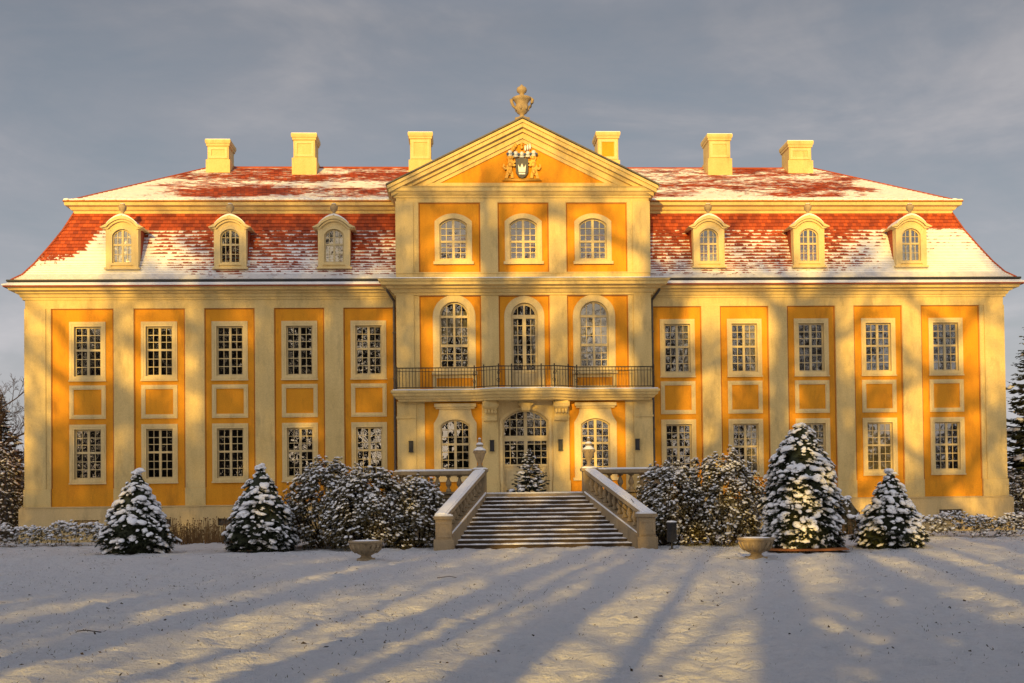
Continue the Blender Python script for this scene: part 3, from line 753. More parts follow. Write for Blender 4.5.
for i in range(N):
    z1 = LZ - rs*i - .0; yb = TY - tr*i; yf = TY - tr*(i+1)
    w = halfw(yf)
    if i == 0: pass
    zt = z1 - rs + .0
    zt = LZ - rs*(i+1)
    if zt < .05: continue
    sm.box(-w, w, yf, TY-.002*i, zt-rs+.001*i, zt)
    sm.sweep([(0,zt-.04),(.03,zt-.036),(.03,zt-.003),(0,zt-.001)], [(-w,yf),(w,yf)])
    nseg = int(2*w/.13); px = None; ph = rng.uniform(0, 50)
    for q in range(nseg+1):      # snow lying on each tread, trodden thin here and there
        x = -w+.015+(2*w-.03)*q/nseg
        wear = .5+.3*math.sin(x*1.9+ph)+.25*math.sin(x*4.7+2.2*ph)+rng.uniform(-.28,.28)
        wear = max(0, min(1, wear+.06)); th = .003+.026*wear; q0 = .01+.16*(1-wear)
        cur = [(x,yf+q0-.035,zt+.002),(x,yf+q0-.01,zt+th),(x,yf+tr,zt+th+.02)]
        if px: ss.add(px+cur, [(0,3,4,1),(1,4,5,2)])
        px = cur
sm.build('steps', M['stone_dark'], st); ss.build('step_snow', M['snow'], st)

BAL = [(.085,0),(.085,.05),(.05,.07),(.045,.10),(.10,.20),(.105,.27),(.06,.38),(.042,.46),(.05,.48),(.085,.50),(.085,.55)]
def balustrade(a, b, za, zb, count, label=None):
    """straight run from a to b (XY) with base height za -> zb"""
    a = Vector((*a, za)); b = Vector((*b, zb)); d = (b-a); L = math.hypot(d.x, d.y); n = Vector((-d.y, d.x, 0))/L
    def bar(mb, w, z0, z1, e=0):
        vs = []
        for p in (a, b):
            for s in (-1,1):
                for z in (z0, z1): vs.append(p + n*s*w + Vector((0,0,z)))
        mb.add(vs, [(0,1,3,2),(4,6,7,5),(0,4,5,1),(2,3,7,6),(1,5,7,3),(0,2,6,4)])
    m = MB(); bar(m, .17, 0, .08); bar(m, .14, .655, .70); bar(m, .21, .701, .83)
    o = m.build('balustrade', M['stone'], st)
    for i in range(count):
        t = (i+.5)/count; p = a + d*t
        q = MB()
        off = d.z/L*.085
        q.box(p.x-.09,p.x+.09,p.y-.09,p.y+.09,p.z+.06,p.z+.14)
        q.lathe(p.x, p.y, BAL, 10, p.z+.12); q.box(p.x-.085,p.x+.085,p.y-.085,p.y+.085,p.z+.61,p.z+.68)
        q.build('baluster', M['stone'], o, True)
    s = MB(); bar(s, .205, .832, .865); bar(s, .15, .866, .90); s.build('rail_snow', M['snow'], o)
    return o
for s in (-1,1):
    balustrade((s*2.15, TY+.0), (s*4.95, TY+.0), LZ+.02, LZ+.02, 7)
    balustrade((s*4.95, TY+.3), (s*4.95, RY-.25), LZ+.02, LZ+.02, 11)
    # sloping cheek and balustrade
    x0, x1 = s*2.0, s*3.36
    m = MB(); hw = .22
    vs = []
    for (x, y, z) in ((x0, TY-.2, LZ+.03), (x1, BY+.0, .30)):
        vs += [(x-hw,y,-.2),(x+hw,y,-.2),(x+hw,y,z),(x-hw,y,z)]
    m.add(vs, [(0,1,2,3),(7,6,5,4),(0,4,5,1),(1,5,6,2),(2,6,7,3),(3,7,4,0)]); m.build('cheek_wall', M['stone'], st)
    m = MB(); q = []
    for (x, y, z) in ((x0, TY-.2, LZ+.03), (x1, BY+.27, .36)):
        q += [(x-s*.19,y,z+.002),(x-s*.235,y,z+.002),(x-s*.225,y,z+.045),(x-s*.19,y,z+.05)]
    m.add(q, [(0,1,2,3),(7,6,5,4),(0,4,5,1),(1,5,6,2),(2,6,7,3),(3,7,4,0)]); m.build('curb_snow', M['snow'], st)
    balustrade((x0, TY-.2), (x1, BY+.22), LZ+.03, .32, 12)
    # top pedestal and bottom newel
    for (x, y, zb, zt, h) in ((s*2.0, TY, 0, LZ+.90, .24), (s*3.27, BY, 0, 1.12, .265)):
        m = MB(); m.box(x-h, x+h, y-h, y+h, zb+.38 if y == BY else zb, zt-.10); m.box(x-h-.06, x+h+.06, y-h-.06, y+h+.06, -.2, zb+.38)
        m.sweep([(0,zt-.12),(.05,zt-.10),(.07,zt),(-.2,zt+.002)], [(x-h,y-h),(x+h,y-h),(x+h,y+h),(x-h,y+h)], closed=True)
        m.box(x-h+.01,x+h-.01,y-h+.01,y+h-.01,zt-.1,zt-.004)
        if y == BY: m.slab(opening(x, h*2-.06, .45, zt-.18), [opening(x, h*2-.2, .53, zt-.26)], y-h-.02, y-h-.0005)
        o = m.build('newel_post', M['stone'], st)
        q = MB(); q.box(x-h-.03,x+h+.03,y-h-.03,y+h+.03,zt+.003,zt+.04); q.box(x-h+.02,x+h-.02,y-h+.02,y+h-.02,zt+.041,zt+.065); q.build('post_snow', M['snow'], o)

# urns on the upper pedestals
def urn(x, y, z, label):
    u = thing('stone_urn', label, 'urn', (x, y, z), 0, 'covered urns on the stair pedestals')
    m = MB(); m.box(-.14,.14,-.14,.14,0,.05); m.lathe(0,0,[(.12,.05),(.08,.10),(.08,.16),(.11,.22),(.19,.40),(.235,.54),(.25,.60),(.22,.64),(.17,.68)],14); m.build('bowl', M['stone'], u, True)
    m = MB(); m.lathe(0,0,[(.22,.66),(.13,.74),(.11,.80),(.15,.84),(.15,.88),(.08,.96),(.06,1.0),(.085,1.04),(.05,1.10),(.01,1.12)],12); m.build('lid', M['stone'], u, True)
    m = MB()
    for k in range(8): m.ball((.23*math.cos(k*.785),.23*math.sin(k*.785),.60),(.06,.06,.07),0)
    m.build('garland', M['stone'], u, True)
    m = MB(); m.lathe(0,0,[(.265,.66),(.25,.70),(.15,.76),(.12,.80),(.01,.81)],12); m.lathe(0,0,[(.16,.885),(.14,.92),(.08,.97),(.01,.98)],10); m.ball((0,0,1.12),(.07,.07,.035),0); m.build('snow_cap', M['snow'], u, True)
    u.scale = (.86,.86,.95); return u
urn(-2.0, TY, LZ+.965, 'snow capped stone urn left of the palace door, standing out against cream wall')
urn(2.0, TY, LZ+.965, 'snow capped stone urn right of the palace door, standing before an arched window')

# bowl planters on the lawn
def planter(x, y, sc_, label):
    u = thing('bowl_planter', label, 'planter', (x, y, 0), 0, 'low stone bowls on the snowy lawn')
    m = MB(); m.box(-.24,.24,-.24,.24,-.05,.07); m.lathe(0,0,[(.20,.07),(.15,.11),(.14,.15),(.24,.20),(.38,.30),(.44,.42),(.46,.50),(.50,.52),(.50,.56),(.46,.57),(.42,.50),(.05,.46)],20); m.build('bowl', M['stone'], u, True)
    m = MB()
    for k in range(16): m.tube([(.30*math.cos(k*.393),.30*math.sin(k*.393),.23),(.40*math.cos(k*.393),.40*math.sin(k*.393),.33),(.455*math.cos(k*.393),.455*math.sin(k*.393),.46)], [.025,.035,.03], 5)
    m.build('gadroon', M['stone'], u, True)
    m = MB(); m.lathe(0,0,[(.45,.50),(.44,.55),(.30,.575),(.01,.59)],16); m.build('snow_fill', M['snow'], u, True)
    u.scale = (sc_,)*3; return u
planter(-5.38, -15.6, 1.0, 'stone bowl planter on the snow in front of the shrubs left of the stairs')
planter(5.2, -17.3, 1.02, 'stone bowl planter on the snow beside the tallest lawn conifer')

# litter bin
u = thing('litter_bin', 'dark cylindrical litter bin on a short post beside right stair post', 'litter bin', (3.92,-11.9,0))
m = MB(); m.lathe(0,0,[(.15,.24),(.16,.26),(.16,.80),(.175,.81),(.175,.85),(.14,.86)],16); m.build('bin_body', M['dark'], u, True)
m = MB(); m.lathe(0,0,[(.035,-.05),(.035,.24)],8); m.box(-.09,.09,-.09,.09,-.02,.025); m.build('post', M['dark'], u)
m = MB(); m.lathe(0,0,[(.17,.862),(.15,.89),(.06,.91),(.005,.915)],12); m.build('snow_cap', M['snow'], u, True)

# ------------------------------------------------------------------ plants
def rot_to(d):
    return Vector((0,0,1)).rotation_difference(Vector(d).normalized())

def snow_blob(mb, c, rad, tilt, rng, sub=1):
    vs, fs = ICO[sub]; out = []
    q = rot_to(tilt); ph = rng.uniform(0, 6.28); a = rng.uniform(.75,1.35)
    for x, y, z in vs:
        k = 1 + .22*math.sin(3*x+ph) + .18*math.sin(4*y+2*ph) + rng.uniform(-.08,.08)
        p = Vector((x*rad*a*k, y*rad/a*k, (z*.5 if z > 0 else z*.22)*rad*k))
        p = q @ p; out.append((c[0]+p.x, c[1]+p.y, c[2]+p.z))
    mb.add(out, fs)

def clump_conifer(name, label, cat, x, y, h, r, shape, seed, n=420, group=None, mat='needle', spikes=0, bottom_snow=.25):
    rng = random.Random(seed)
    t = thing(name, label, cat, (x, y, 0), 0, group)
    cr, sn = MB(), MB()
    # dark lumpy heart of the crown
    prof = []; K = 16; A = 26
    vs = []
    for i in range(K+1):
        tt = i/K; rr = r*shape(tt)*.82
        for k in range(A):
            a = 2*math.pi*k/A; j = 1+.10*math.sin(5*a+i)+rng.uniform(-.10,.10)
            vs.append((rr*j*math.cos(a), rr*j*math.sin(a), .06+h*tt*.97))
    fs = [(i*A+k, i*A+(k+1)%A, (i+1)*A+(k+1)%A, (i+1)*A+k) for i in range(K) for k in range(A)]+[tuple(range(A-1,-1,-1))]
    cr.add(vs, fs)
    # sprays and the snow that lies on them: golden-angle shelves
    for i in range(n):
        tt = 1-math.sqrt(rng.random())*.985 if rng.random() < .8 else rng.random()
        tt = max(.02, min(.985, tt)); a = i*2.39996+rng.uniform(-.35,.35)
        bulge = 1+.07*math.sin(3*a+seed)+.06*math.sin(19*tt+2*a+seed)+.06*math.sin(9*a-11*tt)+rng.uniform(-.10,.05)
        rr = r*shape(tt)*bulge; z = h*tt
        px, py = rr*math.cos(a), rr*math.sin(a); out = Vector((math.cos(a), math.sin(a), 0))
        side = Vector((-math.sin(a), math.cos(a), 0))
        sz = rng.uniform(.11,.24)*(1 if tt < .8 else .75)
        c = Vector((px, py, z))
        for b in range(17):
            sp = rng.uniform(-1,1)
            d = (out*rng.uniform(.4,1.0)+side*sp*.9+Vector((0,0,rng.uniform(-.75,.25)))).normalized()
            L = sz*rng.uniform(.55,1.1); wv = d.cross(Vector((0,0,1))).normalized()*L*.20
            o = c - out*sz*.5 + side*sp*sz*.3
            tip = o+d*L
            mid = o+d*L*.55
            cr.add([o, mid+wv, tip, mid-wv], [(0,1,2,3)])
        amt = (bottom_snow + (1-bottom_snow)*min(1, tt*2.2+.1))*.93
        if rng.random() < amt:
            snow_blob(sn, c+Vector((0,0,sz*.22))-out*sz*.25, sz*rng.choice((.28,.36,.45,.56,.74)), out*.55+side*rng.uniform(-.35,.35)+Vector((0,0,1)), rng)
    for k in range(spikes):
        a = rng.uniform(0,6.28); b = rng.uniform(.05,.30)*r; z0 = h*rng.uniform(.84,.95)
        p0 = Vector((b*math.cos(a)-.22*r, b*math.sin(a), z0)); d = Vector((math.cos(a)*.35+rng.uniform(-.25,.15), math.sin(a)*.35, rng.uniform(1.0,1.6))).normalized()
        L = rng.uniform(.25,.5)
        cr.tube([p0, p0+d*L], [.014,.004], 4)
        for q in range(60):
            o = p0+d*L*rng.uniform(.1,1); e = (d+Vector((rng.uniform(-1,1),rng.uniform(-1,1),rng.uniform(-.5,.4)))).normalized()*rng.uniform(.05,.10); w = e.cross(Vector((.3,1,.2))).normalized()*.005
            cr.add([o-w, o+w, o+e], [(0,1,2)])
    for k in range(5): snow_blob(sn, Vector((rng.uniform(-.07,.07),rng.uniform(-.07,.07),h*(.955+.011*k))), .13, (0,0,1), rng)
    m = MB(); m.tube([(0,0,-.05),(0,0,h*.5)], [.12,.05], 8); m.build('trunk', M['bark'], t)
    cr.build('crown', M[mat], t); sn.build('snow_cover', M['snow'], t, True)
    return t
cone = lambda t: max(.03, (1-t)**.86)*(.80+.20*min(1, t/.18)) * (1.12 if t > .1 else 1)
egg = lambda t: max(.04, (1-t**1.7)**.95)*(.82+.18*min(1, t/.15))
def tall(t):
    k = ((0,.88),(.1,1),(.3,.99),(.5,.92),(.65,.80),(.8,.60),(.9,.42),(.97,.24),(1.001,.06))
    for (a, u), (b, v) in zip(k, k[1:]):
        if t <= b: return u+(v-u)*(t-a)/(b-a)
    return .06
clump_conifer('clipped_conifer', 'snow covered cone shaped conifer at the far left of the palace front', 'conifer', -13.25, -9.9, 2.72, 1.28, cone, 11, 640, 'clipped cone conifers on the lawn')
clump_conifer('clipped_conifer', 'snow dusted cone conifer standing against the left clump of shrubs', 'conifer', -9.38, -9.2, 2.86, 1.18, egg, 12, 640, 'clipped cone conifers on the lawn')
clump_conifer('clipped_conifer', 'squat thickly snowed cone conifer under the right wing of the palace', 'conifer', 10.75, -12.4, 2.42, 1.16, cone, 13, 640, 'clipped cone conifers on the lawn', bottom_snow=.5)
clump_conifer('spruce_tree', 'tallest snowy conifer on the lawn, broad and bluntly rounded over orange needle litter', 'conifer', 7.75, -12.9, 3.85, 1.17, tall, 14, 1700, None, 'needle', 0, .5)
# small round shrub by the plinth
clump_conifer('round_shrub', 'small dark shrub squeezed between the two conifers by the right wall', 'shrub', 12.5, -3.2, 1.5, .75, egg, 15, 120, None, 'rhodo', 0, .1)

def tapered_branch(mb, p, d, L, r0, r1, seg, n, rng, wob=.12, grav=0.0):
    pts = [Vector(p)]; d = Vector(d).normalized(); rad = [r0]
    for i in range(seg):
        d = (d + Vector((rng.uniform(-1,1), rng.uniform(-1,1), rng.uniform(-1,1)))*wob + Vector((0,0,grav))).normalized()
        pts.append(pts[-1] + d*L/seg); rad.append(r0+(r1-r0)*(i+1)/seg)
    mb.tube(pts, rad, n); return pts, d

def leafy_bush(name, label, x, y, rx, ry, h, seed, n=1300, group=None, skirt=.12):
    rng = random.Random(seed)
    t = thing(name, label, 'shrub', (x, y, 0), 0, group)
    lf, sn, stx = MB(), MB(), MB()
    lumps = [(rng.uniform(0,6.28), rng.uniform(.25,1.0), rng.uniform(.55,1.0)) for _ in range(9)]
    for k in range(14):
        a = rng.uniform(0,6.28); rr = rng.uniform(.1,.35)
        tapered_branch(stx, (rr*rx*math.cos(a), rr*ry*math.sin(a), -.05), (math.cos(a)*.6, math.sin(a)*.6, 1), h*.8, .035, .012, 4, 5, rng, .18)
    for i in range(n):
        a = rng.uniform(0,6.28); e = math.asin(rng.uniform(-.55,1)); dep = 1-abs(rng.gauss(0,.12))
        lump = 1+.12*math.sin(3*a+seed)*math.cos(e)+.11*math.sin(4*a+5*e+seed*2)+.09*math.sin(8*a-6*e+seed)
        ce = math.cos(e)**.9; k = dep*lump
        c = Vector((rx*ce*math.cos(a)*k, ry*ce*math.sin(a)*k, max(skirt, h*(.36+.60*math.sin(e)*k))))
        up = Vector((math.cos(a)*ce*.55, math.sin(a)*ce*.55, 1)).normalized()
        ph = rng.uniform(0,6.28); L = rng.uniform(.085,.165)
        q = rot_to(up)
        for b in range(7):
            f = ph+b*.9; d = q @ Vector((math.cos(f), math.sin(f), -.55+rng.uniform(-.4,.3))); d.normalize()
            w = d.cross(Vector((0,0,1))).normalized()*L*.20
            lf.add([c, c+d*L*.5+w, c+d*L, c+d*L*.5-w], [(0,1,2,3)])
        hi = c.z/h
        if rng.random() < .38+.7*hi:
            snow_blob(sn, c+Vector((0,0,.025)), L*rng.uniform(.28,.60), up+Vector((rng.uniform(-.3,.3),rng.uniform(-.3,.3),0)), rng, 0)
    stx.build('stems', M['bark'], t); lf.build('foliage', M['rhodo'], t); sn.build('snow_cover', M['snow'], t, True)
    return t
G = 'snowy evergreen shrubs beside the stairs'
leafy_bush('evergreen_shrub', 'tall bluish snowed shrub rising behind the others, left of the stairs', -7.35, -7.4, 1.45, 1.2, 3.05, 21, 2600, G, .1)
leafy_bush('evergreen_shrub', 'broad snow flecked shrub behind the left stone bowl planter', -5.75, -9.0, 1.45, 1.1, 2.72, 22, 2600, G, .1)
leafy_bush('evergreen_shrub', 'snow flecked shrub leaning against the left stair balustrade', -4.2, -8.7, 1.05, .95, 2.45, 23, 1800, G)
leafy_bush('evergreen_shrub', 'snowy shrub hugging the right stair balustrade behind the litter bin', 4.5, -9.0, 1.15, 1.0, 2.80, 24, 2200, G)
leafy_bush('evergreen_shrub', 'rounded snowy shrub between the right stair shrub and tallest lawn conifer', 6.2, -9.2, 1.35, 1.15, 3.15, 25, 2600, G)

# ---- layered fir: sprays on whorled branches
def fir(name, label, x, y, z, h, r, seed, nb=150, snow=.7, bare=.0, cat='fir', group=None, mat='needle_blue', fr=1.0):
    rng = random.Random(seed); t = thing(name, label, cat, (x, y, z), 0, group)
    tk, cr, sn = MB(), MB(), MB()
    tk.tube([(0,0,-.05),(0,0,h*.6),(0,0,h)], [.022*h,.012*h,.004], 8)
    for i in range(nb):
        tt = bare+(1-bare)*(i+.5)/nb; a = i*2.39996+rng.uniform(-.4,.4)
        L = r*((1-tt)**.8*.95+.06)*rng.uniform(.7,1.12); z0 = h*tt
        out = Vector((math.cos(a), math.sin(a), 0)); side = Vector((-math.sin(a), math.cos(a), 0)); droop = rng.uniform(-.35,.05)
        pts = []; S = 5
        for k in range(S+1):
            u = k/S; pts.append(Vector((0,0,z0))+out*L*u+Vector((0,0,L*(droop*u+.22*u*u))))
        cr.tube(pts, [.012*h*.25*(1-k/S)+.004 for k in range(S+1)], 4)
        nsub = max(5, int(9*fr*L/r+4))
        for k in range(nsub*2):
            u = .18+.82*rng.random(); s = 1 if k % 2 else -1
            q = min(S-1, int(u*S)); o = pts[q].lerp(pts[q+1], u*S-q)
            d = (out*rng.uniform(.5,1)+side*s*rng.uniform(.4,1)+Vector((0,0,rng.uniform(-.4,.2)))).normalized(); l = L*rng.uniform(.16,.36)*(1.2-u*.6)
            w = d.cross(Vector((0,0,1))).normalized()*l*.16
            cr.add([o, o+d*l*.5+w, o+d*l, o+d*l*.5-w], [(0,1,2,3)])
            w2 = Vector((0,0,1))*l*.12; cr.add([o, o+d*l*.5+w2, o+d*l, o+d*l*.5-w2], [(0,1,2,3)])
        if rng.random() < snow:
            for k in range(2 if L > .5*r else 1):
                u = rng.uniform(.45,.9); q = min(S-1, int(u*S)); o = pts[q].lerp(pts[q+1], u*S-q)
                snow_blob(sn, o+Vector((0,0,.02*r)), L*rng.uniform(.12,.20), out*.3+Vector((0,0,1)), rng, 0)
    tk.build('trunk', M['bark'], t); cr.build('crown', M[mat], t); sn.build('snow_cover', M['snow'], t, True); return t
d = fir('small_fir', 'small snow laden fir standing on the landing before the door', -.08, TY+1.9, LZ+.03, 1.70, .86, 31, 110, .95, .05, fr=2.0)
fir('spruce_tree', 'tall snow dusted spruce rising behind the right end of the palace', 26.4, 9.0, 0, 10.8, 2.6, 32, 330, .35, .02, 'spruce')
fir('spruce_tree', 'dark spruce standing beyond the left end of the palace', -25.0, 9.0, 0, 6.9, 2.0, 33, 300, .45, .02, 'spruce', fr=1.6)

# ---- bare deciduous trees
def bare_tree_mesh(seed, h, tr_, depth=4, tw=.007, bole=.26, limbs=15, reach=1.0, taper=.30, lf=.36):
    rng = random.Random(seed); tk, cr = MB(), MB()
    pts, d = tapered_branch(tk, (0,0,-.3), (rng.uniform(-.05,.05), rng.uniform(-.05,.05), 1), h*.72, tr_, tr_*taper, 8, 10, rng, .05, .05)
    def grow(p, d, L, r, lev):
        seg = 4 if lev < 3 else 3
        q, e = tapered_branch(cr, p, d, L, r, max(r*.35,tw), seg, 6 if lev == 1 else 4 if lev == 2 else 3, rng, .16, .03)
        if lev >= depth: return
        k = (7, 6, 5)[lev-1]
        for i in range(k):
            u = .25+.75*(i+rng.random()*.8)/k; j = min(seg-1, int(u*seg)); o = q[j].lerp(q[j+1], u*seg-j)
            ax = Vector((rng.uniform(-1,1), rng.uniform(-1,1), rng.uniform(-.4,.8)))
            nd_ = ((q[j+1]-q[j]).normalized()*.8+ax.normalized()*.85).normalized()
            grow(o, nd_, L*rng.uniform(.42,.62)*(1.1-.4*u), max(tw, r*.42*(1.15-.5*u)), lev+1)
    for i in range(limbs):
        u = bole+(1-bole)*i/(limbs-1); j = min(7, int(u*8)); o = pts[j].lerp(pts[j+1], min(1, u*8-j)); a = i*2.4+rng.uniform(-.4,.4)
        grow(o, (math.cos(a), math.sin(a), rng.uniform(.35,1.0)), reach*h*rng.uniform(.24,.36)*(1.25-.5*u), tr_*lf*(1.2-.6*u), 1)
    return tk, cr
def bare_tree(name, label, loc, h, tr_, seed, group=None, depth=4, **kw):
    t = thing(name, label, 'tree', loc, 0, group); tk, cr = bare_tree_mesh(seed, h, tr_, depth, **kw)
    tk.build('trunk', M['bark'], t); cr.build('crown', M['twig'], t); return t
bare_tree('bare_tree', 'bare twisted tree against the sky at the left edge', (-24.9, 7.0, 0), 8.6, .22, 41, None, 4)
leafy_bush('evergreen_shrub', 'snow laden dark bush beyond the left corner of the palace', -22.9, 2.5, 1.5, 1.3, 4.3, 42, 1700, None)
leafy_bush('evergreen_shrub', 'snowy bush at the right corner of the palace below the spruce', 22.6, 2.0, 1.5, 1.4, 2.6, 43, 1300, None)
# yew ball at the left edge
clump_conifer('clipped_yew', 'dark round clipped yew ball at the left edge', 'yew', -21.0, -4.0, 1.75, .65, lambda t: math.sqrt(max(.02, 1-(2*t-1)**2)), 44, 130, None, 'needle', 0, .05)

# garden wall beyond the left corner
w = thing('garden_wall', 'low grey garden wall with a snowy top beyond left corner', 'wall', (0,0,0))
m = MB(); m.box(-60,-21.2,4.6,4.9,-.2,3.0); m.build('wall', M['lead'], w)
m = MB(); m.box(-60.05,-21.15,4.55,4.95,3.002,3.08); m.build('coping_snow', M['snow'], w)

# low hedges along the plinth
def hedge(name, label, x0, x1, y0, y1, h, seed, dens=150):
    rng = random.Random(seed); t = thing(name, label, 'hedge', (0,0,0))
    lf, sn = MB(), MB()
    for i in range(int((x1-x0)*dens)):
        u = rng.uniform(0,1); x = x0+(x1-x0)*u; ph = math.sin(x*2.1)*.12+math.sin(x*5.3)*.08
        hh = h*(1+ph); y = rng.uniform(y0, y1); z = hh*rng.random()**.6
        c = Vector((x, y, z)); L = rng.uniform(.07,.15)
        for b in range(6):
            d = Vector((rng.uniform(-1,1), rng.uniform(-1,1), rng.uniform(-.8,.5))).normalized(); w_ = d.cross(Vector((.2,.3,1))).normalized()*L*.18
            lf.add([c, c+d*L*.5+w_, c+d*L, c+d*L*.5-w_], [(0,1,2,3)])
        if rng.random() < .25+.6*z/h: snow_blob(sn, c+Vector((0,0,.03)), L*rng.uniform(.4,.8), (rng.uniform(-.4,.4),-.3,1), rng, 0)
    lf.build('foliage', M['drywood'] if False else M['rhodo'], t); sn.build('snow_cover', M['snow'], t, True); return t
hedge('low_hedge', 'low snowy hedge along the left end of the palace plinth', -23.5, -14.2, -5.0, -3.9, .82, 51)
hedge('low_hedge', 'low snowy hedge along the right end of the palace plinth', 14.2, 24.5, -6.3, -5.2, .80, 52)
# dry brown perennials
rng = random.Random(53); m = MB()
for i in range(1500):
    s = rng.random()
    x = rng.uniform(-15.0,-9.5) if s < .75 else rng.uniform(10.5,14.5); y = rng.uniform(-4.2,-3.0); hh = rng.choice((.35,.5,.6,.7,.85,.95))*rng.uniform(.7,1.1)
    lx, ly = rng.uniform(-.12,.12), rng.uniform(-.1,.1)
    m.add([(x-.010,y,0),(x+.010,y,0),(x+lx+.004,y+ly,hh),(x+lx-.004,y+ly,hh)], [(0,1,2,3)])
    if rng.random() < .6: m.ball((x+lx,y+ly,hh),(.028,.028,.025),0,.3,rng)
o = m.build('dry_perennials', M['drywood']); o['kind'] = 'stuff'; o['label'] = 'brown withered flower stalks along the foot of the palace'; o['category'] = 'dry plants'

# ------------------------------------------------------------------ park trees behind the camera (they cast the long shadows, the panes mirror them)
SUN_AZ, SUN_EL = 14.0, 11.2
TG = 'bare park trees opposite the palace'
TL = 'tall bare park tree facing the palace, throwing a long shadow'
TA = math.tan(R(SUN_AZ))
def behind(xf, y): return (xf + y*TA, y, 0)
def behind(xf, y): return (xf + y*TA, y, 0)
protos = [bare_tree('park_tree', TL, behind(-12.6,-66), 27, .55, 61, TG, tw=.012, bole=.32, limbs=13, lf=.46),
          bare_tree('park_tree', TL, behind(-9.3,-62), 37, .50, 62, TG, tw=.014, bole=.56, limbs=15, reach=.55, taper=.84, lf=.50),
          bare_tree('park_tree', TL, behind(3.9,-64), 35, .50, 63, TG, depth=3, tw=.016, bole=.46, limbs=10, reach=.62, taper=.84, lf=.70),
          bare_tree('park_tree', TL, behind(-4.0,-70), 21, .27, 64, TG, tw=.010, bole=.40, limbs=13, reach=.7, taper=.45)]
spots = [(-17.9,-70,0,.80),(-15.2,-60,0,.74),(-7.2,-63,0,.84),(-21.6,-84,0,.85),(-26.5,-66,0,.8),
         (-19.3,-76,2,.80),(-16.6,-62,2,.84),(-13.7,-66,1,.96),(-10.9,-58,1,.94),(-6.3,-68,1,1.0),(-23.6,-58,1,.8),(-29,-98,1,1.0),
         (-1.9,-60,2,.98),(1.0,-74,2,1.1),(6.6,-60,2,.90),(9.3,-72,2,.98),(12.2,-58,2,.86),(14.6,-70,2,.96),(17.4,-60,2,.86),(20.1,-72,2,.92),(23.4,-64,2,.9),
         (-12.0,-58,3,1.0),(-9.0,-84,3,1.1),(-5.2,-57,3,.95),(0.4,-60,3,1.0),(2.4,-74,3,1.0),(5.2,-58,3,.9),(15.8,-58,3,.85),(-14.8,-68,3,1.0),(-18.6,-62,3,.95),(-22.0,-70,3,1.0),(20.8,-60,3,.9),
         (-25.2,-62,3,1.0),(-20.2,-56.5,3,1.0),(-17.0,-74,3,1.1),(-13.0,-74,3,1.05),(-10.1,-66,3,.95),(-7.9,-72,3,1.1),(-3.2,-66,3,1.0),(-0.6,-82,3,1.1),(18.2,-74,3,1.0),(8.0,-64,3,.9),
         (38,-72,0,.95),(43,-84,0,1.0),(48,-68,0,.9),(54,-92,0,1.1),(60,-78,0,1.0),(67,-96,0,1.1),(74,-80,0,1.0),(34,-98,0,1.05)]  # this row: unseen trees added only to darken what the right-hand panes mirror
for i, (xf, y, k, s) in enumerate(spots):
    dup(protos[k], behind(xf, y), i*1.7, None, (s, s, s))
# unseen far wood behind them, added to darken what the lower panes mirror
rng = random.Random(91); m = MB()
for i in range(9000):
    x = rng.uniform(-190,170); y = rng.uniform(-215,-185); top = 11+3.0*math.sin(x*.07)+2*math.sin(x*.23+1)+rng.uniform(-2,2)
    z = top*rng.random()**.7; r = rng.uniform(.5,1.3); a = rng.uniform(0,6.28); c = Vector((x,y,z)); u = Vector((math.cos(a),math.sin(a),rng.uniform(-.6,.6))).normalized()*r; v = Vector((-math.sin(a)*.4,math.cos(a)*.4,1)).normalized()*r*rng.uniform(.5,1.2)
    m.add([c-u, c-v, c+u, c+v], [(0,1,2,3)])
for i in range(260):
    x = rng.uniform(-190,170); y = rng.uniform(-200,-184); m.tube([(x,y,-.3),(x+rng.uniform(-.4,.4),y,rng.uniform(7,12))], [.25,.1], 5)
o = m.build('wood', M['twig']); o['kind'] = 'stuff'; o['label'] = 'unseen far dark leafless wood across the park'; o['category'] = 'wood'
fir('park_conifer', 'dense dark park conifer facing the palace stairs, its shadow on the foreground snow', -2.3, -57.0, 0, 8.3, 3.5, 71, 340, 0, 0, 'conifer', None, 'needle', 1.6)
fir('park_conifer', 'broad dark park conifer facing the right wing, its shadow on the foreground snow', 3.5, -56, 0, 7.5, 3.7, 72, 340, 0, 0, 'conifer', None, 'needle', 1.6)
fir('park_conifer', 'slender dark park conifer facing the left wing of the palace', -20.5, -60, 0, 19.0, 3.4, 73, 360, 0, 0, 'conifer', None, 'needle', 1.5)
fir('park_conifer', 'tall dark park conifer facing the left corner of the palace', -32.0, -66, 0, 19.5, 3.6, 74, 360, 0, 0, 'conifer', None, 'needle', 1.5)

# ------------------------------------------------------------------ ground
def vnoise(x, y, s, seed):
    rs_ = np.random.RandomState(seed); g = rs_.rand(256,256)
    X, Y = x*s, y*s; xi, yi = np.floor(X).astype(int), np.floor(Y).astype(int); fx, fy = X-xi, Y-yi
    fx = fx*fx*(3-2*fx); fy = fy*fy*(3-2*fy); a = g[xi%256, yi%256]; b = g[(xi+1)%256, yi%256]; c = g[xi%256, (yi+1)%256]; d = g[(xi+1)%256, (yi+1)%256]
    return (a*(1-fx)+b*fx)*(1-fy)+(c*(1-fx)+d*fx)*fy
xs = np.concatenate([[-2500,-900,-300,-120,-70,-45,-34], np.arange(-27,27.01,.10), [34,45,70,120,300,900,2500]])
ys = [-2500,-900,-300,-150,-100,-75,-60,-52]; y = -47.0
while y < -2.0:
    ys.append(y); dd = y+48; y += .05 + .0045*dd*1.2
ys += [-2,1,8,20,60,150,400,1000,3000]; ys = np.array(ys)
XX, YY = np.meshgrid(xs, ys)
